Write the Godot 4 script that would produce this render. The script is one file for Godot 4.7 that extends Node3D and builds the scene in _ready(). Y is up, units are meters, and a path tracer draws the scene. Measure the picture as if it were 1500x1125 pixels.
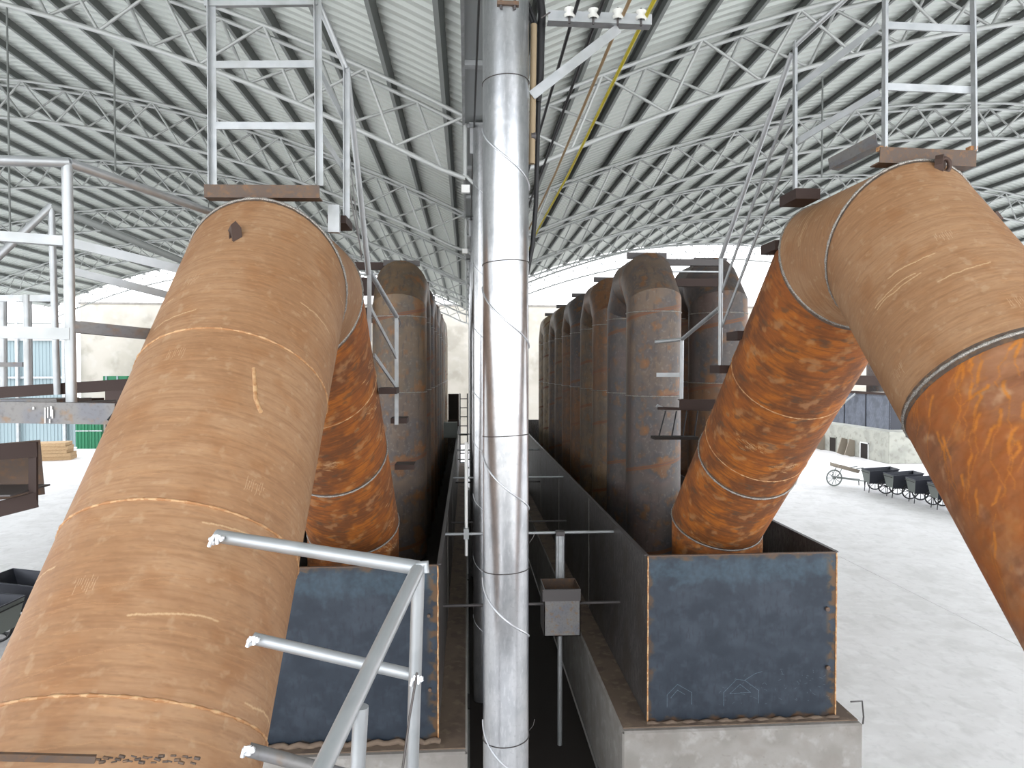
extends Node3D
# Carbonising shed: two barrel vaults over twin steel flue troughs, seen from the service platform between them.
# Distances: x to the right, EYE is the camera height, depth runs along -z.
const EYE := 4.5
const SPANS := {-1: 21.9, 1: 23.0}
const ROOF_END := {-1: 38.0, 1: 32.4}
const RISE := 2.65
const SPRING := 3.35
const GUT_L := -0.02
const GUT_R := 0.44
const BAY := 5.6
const COL0 := 3.6

var M := {}
var cyl8: Mesh
var cyl16: Mesh
var used := {}
var cam: Camera3D
var rng := RandomNumberGenerator.new()

func _ready():
	rng.seed = 7
	# ---- camera
	cam = Camera3D.new()
	cam.name = "camera"
	cam.fov = rad_to_deg(2.0 * atan(562.5 / 1000.0))
	cam.near = 0.05
	cam.far = 400.0
	cam.position = Vector3(0, EYE, 0)
	cam.rotation = Vector3(deg_to_rad(-1.12), deg_to_rad(-3.78), 0)
	add_child(cam)
	cam.current = true
	# ---- overcast sky
	var env := Environment.new()
	var sm := ProceduralSkyMaterial.new()
	sm.sky_top_color = Color(0.93, 0.95, 0.98)
	sm.sky_horizon_color = Color(0.98, 0.985, 0.99)
	sm.ground_bottom_color = Color(0.75, 0.75, 0.74)
	sm.ground_horizon_color = Color(0.92, 0.92, 0.92)
	sm.sky_energy_multiplier = 1.0
	var sky := Sky.new()
	sky.sky_material = sm
	env.background_mode = Environment.BG_SKY
	env.sky = sky
	env.background_energy_multiplier = 1.0
	env.tonemap_mode = Environment.TONE_MAPPER_LINEAR
	env.tonemap_exposure = 4.7
	env.sdfgi_enabled = true
	env.ssao_enabled = true
	env.ssil_enabled = true
	var we := WorldEnvironment.new()
	we.name = "world_environment"
	we.environment = env
	add_child(we)

	make_meshes()
	make_materials()
	build_floor()
	build_roof()
	build_gutter()
	build_trusses()
	build_columns()
	build_far_walls()
	build_troughs()
	build_ducts()
	build_risers()
	build_gap()
	build_left_walkway()
	build_rails()
	build_power()
	build_right_yard()
	build_left_yard()

# ------------------------------------------------------------------ helpers
func V(x: float, y: float, d: float) -> Vector3:
	return Vector3(x, EYE + y, -d)

# point seen at a photo position (1500 x 1125) standing d metres down the hall
func P(px: float, py: float, d: float) -> Vector3:
	var b := cam.transform.basis
	var r: Vector3 = -b.z + b.x * ((px - 750.0) / 1000.0) + b.y * ((562.5 - py) / 1000.0)
	return cam.position + r * (d / -r.z)

func numbered(n: String) -> String:
	if not used.has(n):
		used[n] = 0
		return n
	used[n] += 1
	return "%s_%03d" % [n, used[n]]

func tag(o: Node, label := "", category := "", group := "", kind := ""):
	if label != "": o.set_meta("label", label)
	if category != "": o.set_meta("category", category)
	if group != "": o.set_meta("group", group)
	if kind != "": o.set_meta("kind", kind)

func thing(called: String, label: String, category: String, at := Vector3.ZERO, group := "") -> Node3D:
	var o := Node3D.new()
	o.name = numbered(called)
	o.position = at
	add_child(o)
	tag(o, label, category, group)
	return o

func setting(called: String) -> Node3D:
	var o := Node3D.new()
	o.name = numbered(called)
	add_child(o)
	o.set_meta("kind", "structure")
	return o

# adds a mesh whose vertices are in world space below parent
func put(called: String, mesh: Mesh, m: Material, parent: Node, label := "") -> MeshInstance3D:
	var o := MeshInstance3D.new()
	o.name = called
	o.mesh = mesh
	o.material_override = m
	o.cast_shadow = GeometryInstance3D.SHADOW_CASTING_SETTING_ON
	parent.add_child(o, true)
	o.transform = inv_of(parent)
	if label != "": o.set_meta("label", label)
	return o

func inv_of(n: Node) -> Transform3D:
	var t := Transform3D()
	var k = n
	while k != self and k is Node3D:
		t = k.transform * t
		k = k.get_parent()
	return t.affine_inverse()

func done(st: SurfaceTool) -> ArrayMesh:
	return st.commit()

func mb() -> SurfaceTool:
	var st := SurfaceTool.new()
	st.begin(Mesh.PRIMITIVE_TRIANGLES)
	return st

func frame(d: Vector3, up := Vector3.UP) -> Basis:
	var z := d.normalized()
	var u := up
	if absf(z.dot(u)) > 0.98: u = Vector3(1, 0, 0)
	var x := u.cross(z).normalized()
	var y := z.cross(x).normalized()
	return Basis(x, y, z)

func tri(st: SurfaceTool, a: Vector3, b: Vector3, c: Vector3, n: Vector3, ua := Vector2.ZERO, ub := Vector2.ZERO, uc := Vector2.ZERO):
	if (b - a).cross(c - a).dot(n) > 0.0:
		var t := b; b = c; c = t
		var tu := ub; ub = uc; uc = tu
	st.set_normal(n); st.set_uv(ua); st.add_vertex(a)
	st.set_normal(n); st.set_uv(ub); st.add_vertex(b)
	st.set_normal(n); st.set_uv(uc); st.add_vertex(c)

func quad(st: SurfaceTool, a: Vector3, b: Vector3, c: Vector3, d: Vector3, n: Vector3, uw := 1.0, vh := 1.0):
	tri(st, a, b, c, n, Vector2(0, vh), Vector2(uw, vh), Vector2(uw, 0))
	tri(st, a, c, d, n, Vector2(0, vh), Vector2(uw, 0), Vector2(0, 0))

func s_box(st: SurfaceTool, c: Vector3, s: Vector3, b := Basis()):
	for ax in 3:
		for sg in [-1.0, 1.0]:
			var n: Vector3 = b[ax] * sg
			var u: Vector3 = b[(ax + 1) % 3] * s[(ax + 1) % 3] * 0.5
			var v: Vector3 = b[(ax + 2) % 3] * s[(ax + 2) % 3] * 0.5
			var o: Vector3 = c + n * s[ax] * 0.5
			quad(st, o - u - v, o + u - v, o + u + v, o - u + v, n)

func bx(lo: Vector3, hi: Vector3) -> Mesh:
	var st := mb()
	s_box(st, (lo + hi) * 0.5, hi - lo)
	return done(st)

func bevel_box(lo: Vector3, hi: Vector3, r: float) -> Mesh:
	var st := mb()
	var c := (lo + hi) * 0.5
	var s := hi - lo
	s_box(st, c, s - Vector3(0, 2 * r, 2 * r))
	s_box(st, c, s - Vector3(2 * r, 0, 2 * r))
	s_box(st, c, s - Vector3(2 * r, 2 * r, 0))
	# chamfers
	for ax in 3:
		var i := (ax + 1) % 3
		var j := (ax + 2) % 3
		for a in [-1.0, 1.0]:
			for b in [-1.0, 1.0]:
				var e := Vector3.ZERO
				e[ax] = s[ax] * 0.5 - r
				var p := c; var q := c
				p[i] += a * s[i] * 0.5; p[j] += b * (s[j] * 0.5 - r)
				q[i] += a * (s[i] * 0.5 - r); q[j] += b * s[j] * 0.5
				var n := Vector3.ZERO
				n[i] = a; n[j] = b
				quad(st, p - e, p + e, q + e, q - e, n.normalized())
	return done(st)

# profile (closed polygon in the plane across the run) swept straight from a to b
func s_prof(st: SurfaceTool, a: Vector3, b: Vector3, poly: PackedVector2Array, up := Vector3.UP):
	var f := frame(b - a, up)
	var n := poly.size()
	var area := 0.0
	for i in n:
		area += poly[i].cross(poly[(i + 1) % n])
	var sg := 1.0 if area > 0.0 else -1.0
	var L := (b - a).length()
	for i in n:
		var p := poly[i]
		var q := poly[(i + 1) % n]
		var e := (q - p).normalized()
		var nn: Vector3 = (f.x * e.y - f.y * e.x) * sg
		var p3 := f.x * p.x + f.y * p.y
		var q3 := f.x * q.x + f.y * q.y
		quad(st, a + p3, a + q3, b + q3, b + p3, nn, (q - p).length(), L)
	var idx := Geometry2D.triangulate_polygon(poly)
	for k in range(0, idx.size(), 3):
		for e in 2:
			var o: Vector3 = [a, b][e]
			var nn: Vector3 = f.z * [-1.0, 1.0][e]
			tri(st, o + f.x * poly[idx[k]].x + f.y * poly[idx[k]].y, o + f.x * poly[idx[k + 1]].x + f.y * poly[idx[k + 1]].y, o + f.x * poly[idx[k + 2]].x + f.y * poly[idx[k + 2]].y, nn)

func prof(a: Vector3, b: Vector3, poly: PackedVector2Array, up := Vector3.UP) -> Mesh:
	var st := mb()
	s_prof(st, a, b, poly, up)
	return done(st)

func rect(w: float, h: float) -> PackedVector2Array:
	return PackedVector2Array([Vector2(-w / 2, -h / 2), Vector2(w / 2, -h / 2), Vector2(w / 2, h / 2), Vector2(-w / 2, h / 2)])

func ell(w: float, h: float, t: float) -> PackedVector2Array:   # angle iron, corner at the lower left
	return PackedVector2Array([Vector2(0, 0), Vector2(w, 0), Vector2(w, t), Vector2(t, t), Vector2(t, h), Vector2(0, h)])

func chan(w: float, h: float, t: float) -> PackedVector2Array:  # channel open towards +x
	return PackedVector2Array([Vector2(-w / 2, -h / 2), Vector2(w / 2, -h / 2), Vector2(w / 2, -h / 2 + t), Vector2(-w / 2 + t, -h / 2 + t), Vector2(-w / 2 + t, h / 2 - t), Vector2(w / 2, h / 2 - t), Vector2(w / 2, h / 2), Vector2(-w / 2, h / 2)])

# tube along a polyline
func s_path(st: SurfaceTool, pts: Array, r: float, n := 8, vrep := 1.0, caps := true):
	var rings := []
	var x := Vector3.ZERO
	var run := 0.0
	for i in pts.size():
		var d: Vector3
		if i == 0: d = pts[1] - pts[0]
		elif i == pts.size() - 1: d = pts[i] - pts[i - 1]
		else: d = (pts[i + 1] - pts[i]).normalized() + (pts[i] - pts[i - 1]).normalized()
		d = d.normalized()
		if i == 0: x = frame(d).x
		else:
			x = (x - d * x.dot(d)).normalized()
			run += (pts[i] - pts[i - 1]).length()
		var y := d.cross(x)
		var k := 1.0
		if i > 0 and i < pts.size() - 1:
			k = 1.0 / maxf(0.5, d.dot((pts[i] - pts[i - 1]).normalized()))
			k = minf(k, 1.3)
		var ring := []
		for j in n + 1:
			var a := TAU * j / n
			var nn := x * cos(a) + y * sin(a)
			ring.append([pts[i] + nn * r * (k if pts.size() < 4 else 1.0), nn, Vector2(float(j) / n, run * vrep), d])
		rings.append(ring)
	for i in rings.size() - 1:
		for j in n:
			var A = rings[i][j]; var B = rings[i][j + 1]; var C = rings[i + 1][j + 1]; var D = rings[i + 1][j]
			for v in [A, C, B, A, D, C]:
				st.set_normal(v[1]); st.set_uv(v[2]); st.add_vertex(v[0])
	if caps:
		for e in [0, rings.size() - 1]:
			var nn: Vector3 = rings[e][0][3] * (-1.0 if e == 0 else 1.0)
			for j in n:
				tri(st, pts[e], rings[e][j][0], rings[e][j + 1][0], nn)

func path(pts: Array, r: float, n := 8) -> Mesh:
	var st := mb()
	s_path(st, pts, r, n)
	return done(st)

# closed ring (weld bead, hoop, tyre): centre + ex cos + ey sin
func s_ring(st: SurfaceTool, c: Vector3, ex: Vector3, ey: Vector3, r: float, n := 48, m := 6, wob := 0.0, a0 := 0.0, a1 := TAU):
	var pts := []
	var ns := []
	for i in n + 1:
		var a := a0 + (a1 - a0) * i / n
		pts.append(c + ex * cos(a) + ey * sin(a))
	var ax := ex.cross(ey).normalized()
	var rings := []
	for i in n + 1:
		var out: Vector3 = (pts[i] - c).normalized()
		var ring := []
		var rr := r * (1.0 + wob * sin(i * 2.4) * 0.5 + wob * sin(i * 5.1 + 1.0) * 0.5)
		if i == n and a1 - a0 > 6.28: rr = r * (1.0 + wob * sin(1.0) * 0.5)
		for j in m + 1:
			var b := TAU * j / m
			var nn := out * cos(b) + ax * sin(b)
			ring.append([pts[i] + nn * rr, nn])
		rings.append(ring)
	for i in n:
		for j in m:
			for v in [rings[i][j], rings[i][j + 1], rings[i + 1][j + 1], rings[i][j], rings[i + 1][j + 1], rings[i + 1][j]]:
				st.set_normal(v[1]); st.set_uv(Vector2(0, 0)); st.add_vertex(v[0])

# round bar between two points from the shared cylinder
func rod(called: String, a: Vector3, b: Vector3, r: float, m: Material, parent: Node, fine := false) -> MeshInstance3D:
	var o := put(called, cyl16 if fine else cyl8, m, parent)
	var f := frame(b - a)
	var L := (b - a).length()
	o.transform = o.transform * Transform3D(Basis(f.x * r, f.z * L, f.y * -r), (a + b) * 0.5)
	return o

# part of a round duct from p0 to p1, cut by planes with the normals n0 and n1
func s_pipe(st: SurfaceTool, p0: Vector3, n0: Vector3, p1: Vector3, n1: Vector3, r: float, v0 := 0.0, n := 48, wall := 0.0):
	var d := (p1 - p0).normalized()
	var x := Vector3(1, 0, 0)
	if absf(d.x) > 0.9: x = Vector3(0, 1, 0)
	x = (x - d * x.dot(d)).normalized()
	var y := d.cross(x)
	var L := (p1 - p0).length()
	var steps := maxi(1, int(L / 0.4))
	var rows := []
	for i in steps + 1:
		var row := []
		for j in n + 1:
			var a := TAU * j / n
			var nn := x * cos(a) + y * sin(a)
			var q := nn * r
			var t0 := -q.dot(n0) / d.dot(n0)
			var t1 := L - q.dot(n1) / d.dot(n1)
			var t := lerpf(t0, t1, float(i) / steps)
			row.append([p0 + d * t + q, nn, Vector2(float(j) / n, (v0 + t) / (TAU * r))])
		rows.append(row)
	for i in steps:
		for j in n:
			for v in [rows[i][j], rows[i + 1][j + 1], rows[i][j + 1], rows[i][j], rows[i + 1][j], rows[i + 1][j + 1]]:
				st.set_normal(v[1]); st.set_uv(v[2]); st.add_vertex(v[0])

# weld bead on the ellipse where a duct through c (direction d) is cut by a plane with normal n
func s_weld(st: SurfaceTool, c: Vector3, d: Vector3, n: Vector3, r: float, bead: float, wob := 0.35):
	var x := Vector3(1, 0, 0)
	x = (x - d * x.dot(d)).normalized()
	var y := d.cross(x).normalized()
	var ex := x * r - d * (x.dot(n) / d.dot(n)) * r
	var ey := y * r - d * (y.dot(n) / d.dot(n)) * r
	s_ring(st, c, ex, ey, bead, 160, 6, wob)

func make_meshes():
	var c := CylinderMesh.new()
	c.top_radius = 1.0; c.bottom_radius = 1.0; c.height = 1.0; c.radial_segments = 8; c.rings = 1
	cyl8 = c
	c = CylinderMesh.new()
	c.top_radius = 1.0; c.bottom_radius = 1.0; c.height = 1.0; c.radial_segments = 18; c.rings = 1
	cyl16 = c

# ------------------------------------------------------------------ materials
func noise_bytes(S: int, seed_: int, freq: float, oct := 4, kind := 0) -> PackedByteArray:
	var f := FastNoiseLite.new()
	f.seed = seed_
	f.frequency = freq
	f.fractal_octaves = oct
	f.noise_type = FastNoiseLite.TYPE_SIMPLEX_SMOOTH
	if kind == 1:
		f.noise_type = FastNoiseLite.TYPE_CELLULAR
		f.cellular_return_type = FastNoiseLite.RETURN_DISTANCE2_SUB
		f.fractal_type = FastNoiseLite.FRACTAL_NONE
		f.domain_warp_enabled = true
		f.domain_warp_amplitude = 18.0
		f.domain_warp_frequency = 0.02
	if kind == 2:
		f.fractal_type = FastNoiseLite.FRACTAL_RIDGED
	var im := f.get_seamless_image(S, S, false, false, 0.12, true)
	im.convert(Image.FORMAT_L8)
	return im.get_data()

# layers: [bytes, stretch along x, stretch along y, from, to, colour, strength]
func paint(S: int, base: Color, layers: Array) -> Image:
	var out := PackedByteArray()
	out.resize(S * S * 3)
	var nL := layers.size()
	var dat := []; var sx := []; var sy := []; var lo := []; var inv := []; var cr := []; var cg := []; var cb := []; var am := []
	for l in layers:
		dat.append(l[0]); sx.append(l[1]); sy.append(l[2]); lo.append(l[3] * 255.0); inv.append(1.0 / ((l[4] - l[3]) * 255.0))
		cr.append(l[5].r * 255.0); cg.append(l[5].g * 255.0); cb.append(l[5].b * 255.0); am.append(l[6])
	var p := 0
	for y in S:
		for x in S:
			var r := base.r * 255.0
			var g := base.g * 255.0
			var b := base.b * 255.0
			for k in nL:
				var v: float = dat[k][((y * sy[k]) % S) * S + (x * sx[k]) % S]
				var t: float = (v - lo[k]) * inv[k]
				if t <= 0.0: continue
				if t > 1.0: t = 1.0
				t = t * t * (3.0 - 2.0 * t) * am[k]
				r += (cr[k] - r) * t
				g += (cg[k] - g) * t
				b += (cb[k] - b) * t
			out[p] = int(r); out[p + 1] = int(g); out[p + 2] = int(b)
			p += 3
	return Image.create_from_data(S, S, false, Image.FORMAT_RGB8, out)

func line_on(im: Image, a: Vector2, b: Vector2, w: float, c: Color, seed_ := 0):
	var n := int(a.distance_to(b) * 1.5) + 1
	var k := RandomNumberGenerator.new()
	k.seed = seed_ + int(a.x * 13 + a.y * 7)
	for i in n + 1:
		var p := a.lerp(b, float(i) / n)
		var fade := 0.35 + 0.65 * k.randf()
		for dy in range(-int(ceil(w)), int(ceil(w)) + 1):
			for dx in range(-int(ceil(w)), int(ceil(w)) + 1):
				if dx * dx + dy * dy > w * w: continue
				var x := posmod(int(p.x) + dx, im.get_width())
				var y := clampi(int(p.y) + dy, 0, im.get_height() - 1)
				im.set_pixel(x, y, im.get_pixel(x, y).lerp(c, c.a * fade))

func std(c: Color, rough: float, metal := 0.0) -> StandardMaterial3D:
	var m := StandardMaterial3D.new()
	m.albedo_color = c
	m.roughness = rough
	m.metallic = metal
	return m

func textured(im: Image, rough: float, metal := 0.0, scale := Vector3.ZERO) -> StandardMaterial3D:
	var m := std(Color.WHITE, rough, metal)
	m.albedo_texture = ImageTexture.create_from_image(im)
	if scale != Vector3.ZERO:
		m.uv1_triplanar = true
		m.uv1_world_triplanar = true
		m.uv1_scale = scale
	return m

func bump(m: StandardMaterial3D, S: int, bytes: PackedByteArray, strength: float):
	var im := Image.create_from_data(S, S, false, Image.FORMAT_L8, bytes)
	im.convert(Image.FORMAT_RGBA8)
	im.bump_map_to_normal_map(strength)
	m.normal_enabled = true
	m.normal_texture = ImageTexture.create_from_image(im)
	m.normal_scale = 0.5

func make_materials():
	var S := 512
	var big := noise_bytes(S, 1, 0.006, 4)
	var mid := noise_bytes(S, 2, 0.018, 4)
	var fine := noise_bytes(S, 3, 0.06, 3)
	var cellv := noise_bytes(S, 4, 0.022, 1, 1)
	var big2 := noise_bytes(S, 5, 0.008, 5)
	var ridg := noise_bytes(S, 6, 0.012, 3, 2)
	# brown rust under a skin of tan dust, brushed round the duct
	var T := 1024
	var lbig := noise_bytes(T, 11, 0.004, 4)
	var lmid := noise_bytes(T, 12, 0.010, 4)
	var lfin := noise_bytes(T, 13, 0.035, 3)
	var im := paint(T, Color8(150, 111, 77), [
		[lbig, 1, 1, 0.3, 0.8, Color8(166, 130, 97), 0.8],
		[lmid, 1, 1, 0.5, 0.9, Color8(142, 96, 58), 0.5],
		[lbig, 1, 19, 0.45, 0.95, Color8(130, 92, 62), 0.45],
		[lmid, 1, 11, 0.5, 0.95, Color8(176, 132, 92), 0.4],
		[lmid, 2, 13, 0.55, 0.95, Color8(136, 96, 62), 0.35],
		[lfin, 1, 5, 0.55, 0.95, Color8(124, 92, 66), 0.35],
		[lfin, 1, 4, 0.60, 0.95, Color8(184, 146, 106), 0.3],
		[lmid, 3, 3, 0.66, 0.9, Color8(184, 158, 128), 0.35]])
	for k in 90:
		var q := Vector2(rng.randf() * T, rng.randf() * T)
		var sl := rng.randf_range(-0.15, 0.3)
		for j in 14:
			var w := q + Vector2(rng.randf_range(6, 15), rng.randf_range(-1.5, 1.5) + sl * 10.0)
			line_on(im, q, w, 0.7, Color(0.74, 0.56, 0.39, 0.28), k)
			q = w
	for k in 26:
		var q := Vector2(rng.randf() * T, rng.randf() * T)
		for j in 10:
			var w := q + Vector2(rng.randf_range(5, 13), rng.randf_range(-2.0, 2.0))
			line_on(im, q, w, 1.0, Color(0.80, 0.68, 0.52, 0.42), k)
			q = w
	for k in 12:   # scuffs down to pale primer
		var u := rng.randf() * T
		var v := rng.randf() * T
		for j in 9:
			line_on(im, Vector2(u + j * 3.4, v + rng.randf() * 9), Vector2(u + j * 3.4 + 1.0, v + 8 + rng.randf() * 20), 0.8, Color(0.82, 0.72, 0.60, 0.45), j)
	M.tan_rust = textured(im, 0.7)
	bump(M.tan_rust, T, lfin, 1.2)
	# fresh orange rust, scratched
	im = paint(T, Color8(142, 79, 26), [
		[lbig, 1, 1, 0.34, 0.66, Color8(104, 60, 28), 0.85],
		[lbig, 2, 2, 0.50, 0.80, Color8(176, 100, 26), 0.75],
		[lbig, 1, 15, 0.45, 0.9, Color8(88, 52, 27), 0.5],
		[lbig, 2, 11, 0.5, 0.9, Color8(172, 98, 28), 0.45],
		[lmid, 1, 9, 0.5, 0.95, Color8(110, 64, 30), 0.4],
		[lfin, 1, 4, 0.5, 0.95, Color8(100, 58, 28), 0.35],
		[lfin, 1, 3, 0.6, 0.95, Color8(190, 122, 60), 0.3],
		[lbig, 3, 3, 0.62, 0.86, Color8(178, 134, 96), 0.55],
		[lbig, 3, 5, 0.70, 0.88, Color8(84, 66, 56), 0.5]])
	for k in 70:
		var q := Vector2(rng.randf() * T, rng.randf() * T)
		var sl := rng.randf_range(-0.6, 0.1)
		for j in 12:
			var w := q + Vector2(rng.randf_range(6, 15), rng.randf_range(-2.0, 2.0) + sl * 10.0)
			line_on(im, q, w, 0.6, Color(0.78, 0.52, 0.28, 0.26), k)
			q = w
	for k in 14:
		var c0 := Vector2(rng.randf() * T, rng.randf_range(40, T - 40))
		for i in 16:
			var q := c0 + Vector2(rng.randfn(0, 26), rng.randfn(0, 12))
			for j in 4:
				line_on(im, q, q + Vector2(rng.randf_range(4, 18), rng.randf_range(-9, 3)), 1.2, Color(0.78, 0.64, 0.49, 0.2), j)
				q += Vector2(rng.randf_range(-4, 8), rng.randf_range(-4, 6))
	M.orange_rust = textured(im, 0.75)
	bump(M.orange_rust, T, lfin, 1.2)
	# brown rust with orange runs, a net of veins
	im = paint(S, Color8(138, 88, 56), [
		[big, 1, 1, 0.3, 0.8, Color8(158, 114, 82), 0.7],
		[big2, 1, 1, 0.45, 0.85, Color8(150, 90, 48), 0.5],
		[big, 1, 14, 0.4, 0.85, Color8(112, 72, 46), 0.5],
		[mid, 1, 4, 0.55, 0.8, Color8(120, 72, 44), 0.5],
		[mid, 2, 2, 0.60, 0.9, Color8(190, 156, 122), 0.6],
		[fine, 1, 3, 0.6, 0.95, Color8(180, 116, 60), 0.4]])
	# orange wash on the flank the water ran down, crossed by branching runs
	for y in S:
		for x in S:
			var u := x / float(S)
			var o: float = big2[y * S + x] / 255.0
			var zone := clampf((0.15 + (o - 0.5) * 0.5 - absf(u - 0.47)) / 0.10, 0.0, 1.0)
			if zone <= 0.0: continue
			var f: float = fine[y * S + x] / 255.0
			im.set_pixel(x, y, im.get_pixel(x, y).lerp(Color8(156, 82, 22), zone * (0.3 + 0.5 * f)))
	for k in 150:
		var q := Vector2(S * rng.randf_range(0.30, 0.50), rng.randf() * S)
		var dir := Vector2(rng.randf_range(0.3, 1.0), rng.randf_range(0.4, 1.1)).normalized()
		for j in rng.randi_range(5, 14):
			var w := q + (dir + Vector2(rng.randf_range(-0.6, 0.6), rng.randf_range(-0.5, 0.5))) * rng.randf_range(3.0, 7.0)
			line_on(im, q, Vector2(w.x, clampf(w.y, 0, S - 1)), 0.8 if j > 2 else 1.2, Color(0.76, 0.46, 0.14, 0.42), k)
			q = Vector2(w.x, fposmod(w.y, S))
	for k in 14:   # pale scuffs and a few grey burns
		var q := Vector2(S * rng.randf_range(0.22, 0.44), rng.randf() * S)
		for j in 10:
			line_on(im, q, q + Vector2(rng.randf_range(-5, 5), rng.randf_range(2, 9)), 1.4, Color(0.76, 0.62, 0.47, 0.3), j) if q.y < S - 14 else null
			q += Vector2(rng.randf_range(-3, 4), rng.randf_range(-3, 4))
	for k in 6:
		var q := Vector2(S * rng.randf_range(0.28, 0.42), rng.randf_range(20, S - 20))
		for j in 12:
			var e := q + Vector2(rng.randf_range(-7, 7), rng.randf_range(-6, 6))
			line_on(im, q, e, 3.0, Color(0.36, 0.27, 0.23, 0.2), j)
	M.vein_rust = textured(im, 0.6)
	bump(M.vein_rust, S, fine, 2.0)
	# hot-rolled riser steel: mill scale, purple and brown tempering, spiral seam
	var tints := [[Color8(94, 80, 70), Color8(112, 92, 74), Color8(70, 68, 72)], [Color8(84, 76, 72), Color8(98, 80, 74), Color8(64, 66, 72)], [Color8(104, 76, 54), Color8(122, 82, 50), Color8(80, 70, 64)], [Color8(100, 84, 68), Color8(120, 94, 66), Color8(78, 74, 70)], [Color8(132, 117, 96), Color8(146, 126, 96), Color8(112, 102, 88)]]
	M.riser = []
	for t in tints.size():
		im = paint(S, tints[t][0], [
			[big, 1, 1, 0.3, 0.8, tints[t][1], 0.75],
			[big2, 1, 1, 0.4, 0.8, tints[t][2], 0.75],
			[mid, 3, 1, 0.55, 0.8, Color8(70, 62, 60), 0.5],
			[mid, 1, 1, 0.62, 0.9, Color8(130, 82, 44), 0.5],
			[big2, 1, 1, 0.66, 0.85, Color8(148, 88, 36), 0.5],
			[fine, 1, 1, 0.6, 0.9, Color8(132, 124, 116), 0.35]])
		for k in 2:
			line_on(im, Vector2(0, 20 + k * 256), Vector2(S - 1, 120 + k * 256), 5.0, Color(0.44, 0.27, 0.16, 0.4), k)
			line_on(im, Vector2(0, 21 + k * 256), Vector2(S - 1, 121 + k * 256), 1.2, Color(0.36, 0.26, 0.22, 0.7), k)
		var rm := textured(im, 0.5, 0.12)
		bump(rm, S, mid, 1.0)
		M.riser.append(rm)
	# trough plate: blue-black scale, rust at its edges, chalked outlines
	im = paint(S, Color8(44, 52, 62), [
		[big, 1, 1, 0.25, 0.85, Color8(56, 64, 74), 0.8],
		[big2, 1, 1, 0.35, 0.85, Color8(36, 44, 54), 0.8],
		[mid, 1, 1, 0.45, 0.95, Color8(62, 70, 80), 0.5],
		[mid, 4, 1, 0.5, 0.95, Color8(38, 42, 52), 0.5]])
	for y in S:
		for x in S:
			var n1: float = mid[y * S + x] / 255.0
			var n2: float = fine[y * S + x] / 255.0
			var c := im.get_pixel(x, y)
			var e := minf(minf(x, S - 1 - x), minf(y, S - 1 - y)) / float(S)
			var rim := clampf((0.024 + (n1 - 0.5) * 0.06 - e) / 0.02, 0.0, 1.0)
			var band := clampf((0.11 + (n1 - 0.5) * 0.16 - absf(y / float(S) - 0.09)) / 0.09, 0.0, 1.0)
			c = c.lerp(Color8(66, 90, 102), band * (0.2 + n2 * 0.35))
			c = c.lerp(Color8(92, 64, 42), rim * (0.45 + n2 * 0.5))
			if x > S - 30 and n1 > 0.40: c = c.lerp(Color8(100, 72, 46), clampf((n1 - 0.40) * 4.0, 0, 0.7) * clampf((x - (S - 30)) / 12.0, 0, 1))
			im.set_pixel(x, y, c)
	M.plate_plain = textured(im, 0.34, 0.35)
	var chalk := Color(0.60, 0.70, 0.74, 0.5)
	for o in [[[52, 468], [52, 430], [80, 398], [118, 424], [118, 462]], [[62, 440], [80, 416], [100, 430]], [[205, 470], [205, 428], [240, 388], [262, 392], [300, 424], [300, 465]], [[222, 432], [250, 404], [278, 430], [222, 432]], [[262, 392], [290, 372], [310, 366]]]:
		for k in o.size() - 1:
			line_on(im, Vector2(o[k][0], o[k][1]), Vector2(o[k + 1][0], o[k + 1][1]), 0.8, chalk, k)
	for k in 60:
		var a := Vector2(rng.randf_range(180, 500), rng.randf_range(360, 470))
		line_on(im, a, a + Vector2(rng.randf_range(-9, 9), rng.randf_range(-7, 7)), 0.5, Color(0.55, 0.60, 0.62, 0.4), k)
	M.plate = textured(im, 0.34, 0.35)
	# trough sides: dark streaked scale
	im = paint(S, Color8(86, 83, 82), [
		[mid, 5, 1, 0.35, 0.85, Color8(122, 118, 115), 0.7],
		[fine, 3, 1, 0.55, 0.8, Color8(44, 38, 42), 0.6],
		[big, 1, 1, 0.5, 0.8, Color8(74, 66, 60), 0.6],
		[fine, 1, 1, 0.66, 0.85, Color8(120, 112, 104), 0.35]])
	M.side = textured(im, 0.45, 0.3, Vector3(0.4, 0.4, 0.4))
	# concrete
	im = paint(S, Color8(142, 138, 133), [
		[big, 1, 1, 0.3, 0.8, Color8(126, 122, 116), 0.7],
		[mid, 1, 1, 0.5, 0.85, Color8(164, 161, 157), 0.6],
		[big2, 1, 1, 0.5, 0.85, Color8(128, 122, 116), 0.6],
		[ridg, 1, 1, 0.80, 0.95, Color8(120, 114, 108), 0.4],
		[fine, 1, 1, 0.5, 0.95, Color8(132, 128, 122), 0.4]])
	M.concrete = textured(im, 0.9, 0.0, Vector3(0.5, 0.5, 0.5))
	bump(M.concrete, S, mid, 1.5)
	im = paint(S, Color8(234, 231, 230), [
		[big, 1, 1, 0.3, 0.85, Color8(224, 221, 219), 0.7],
		[mid, 1, 2, 0.45, 0.85, Color8(242, 240, 239), 0.6],
		[mid, 2, 1, 0.55, 0.88, Color8(212, 209, 207), 0.5],
		[big2, 1, 1, 0.6, 0.85, Color8(210, 207, 204), 0.4],
		[fine, 1, 1, 0.6, 0.9, Color8(205, 204, 202), 0.3]])
	M.floor = textured(im, 0.55, 0.0, Vector3(0.22, 0.22, 0.22))
	M.joint = std(Color8(120, 118, 115), 0.9)
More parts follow.
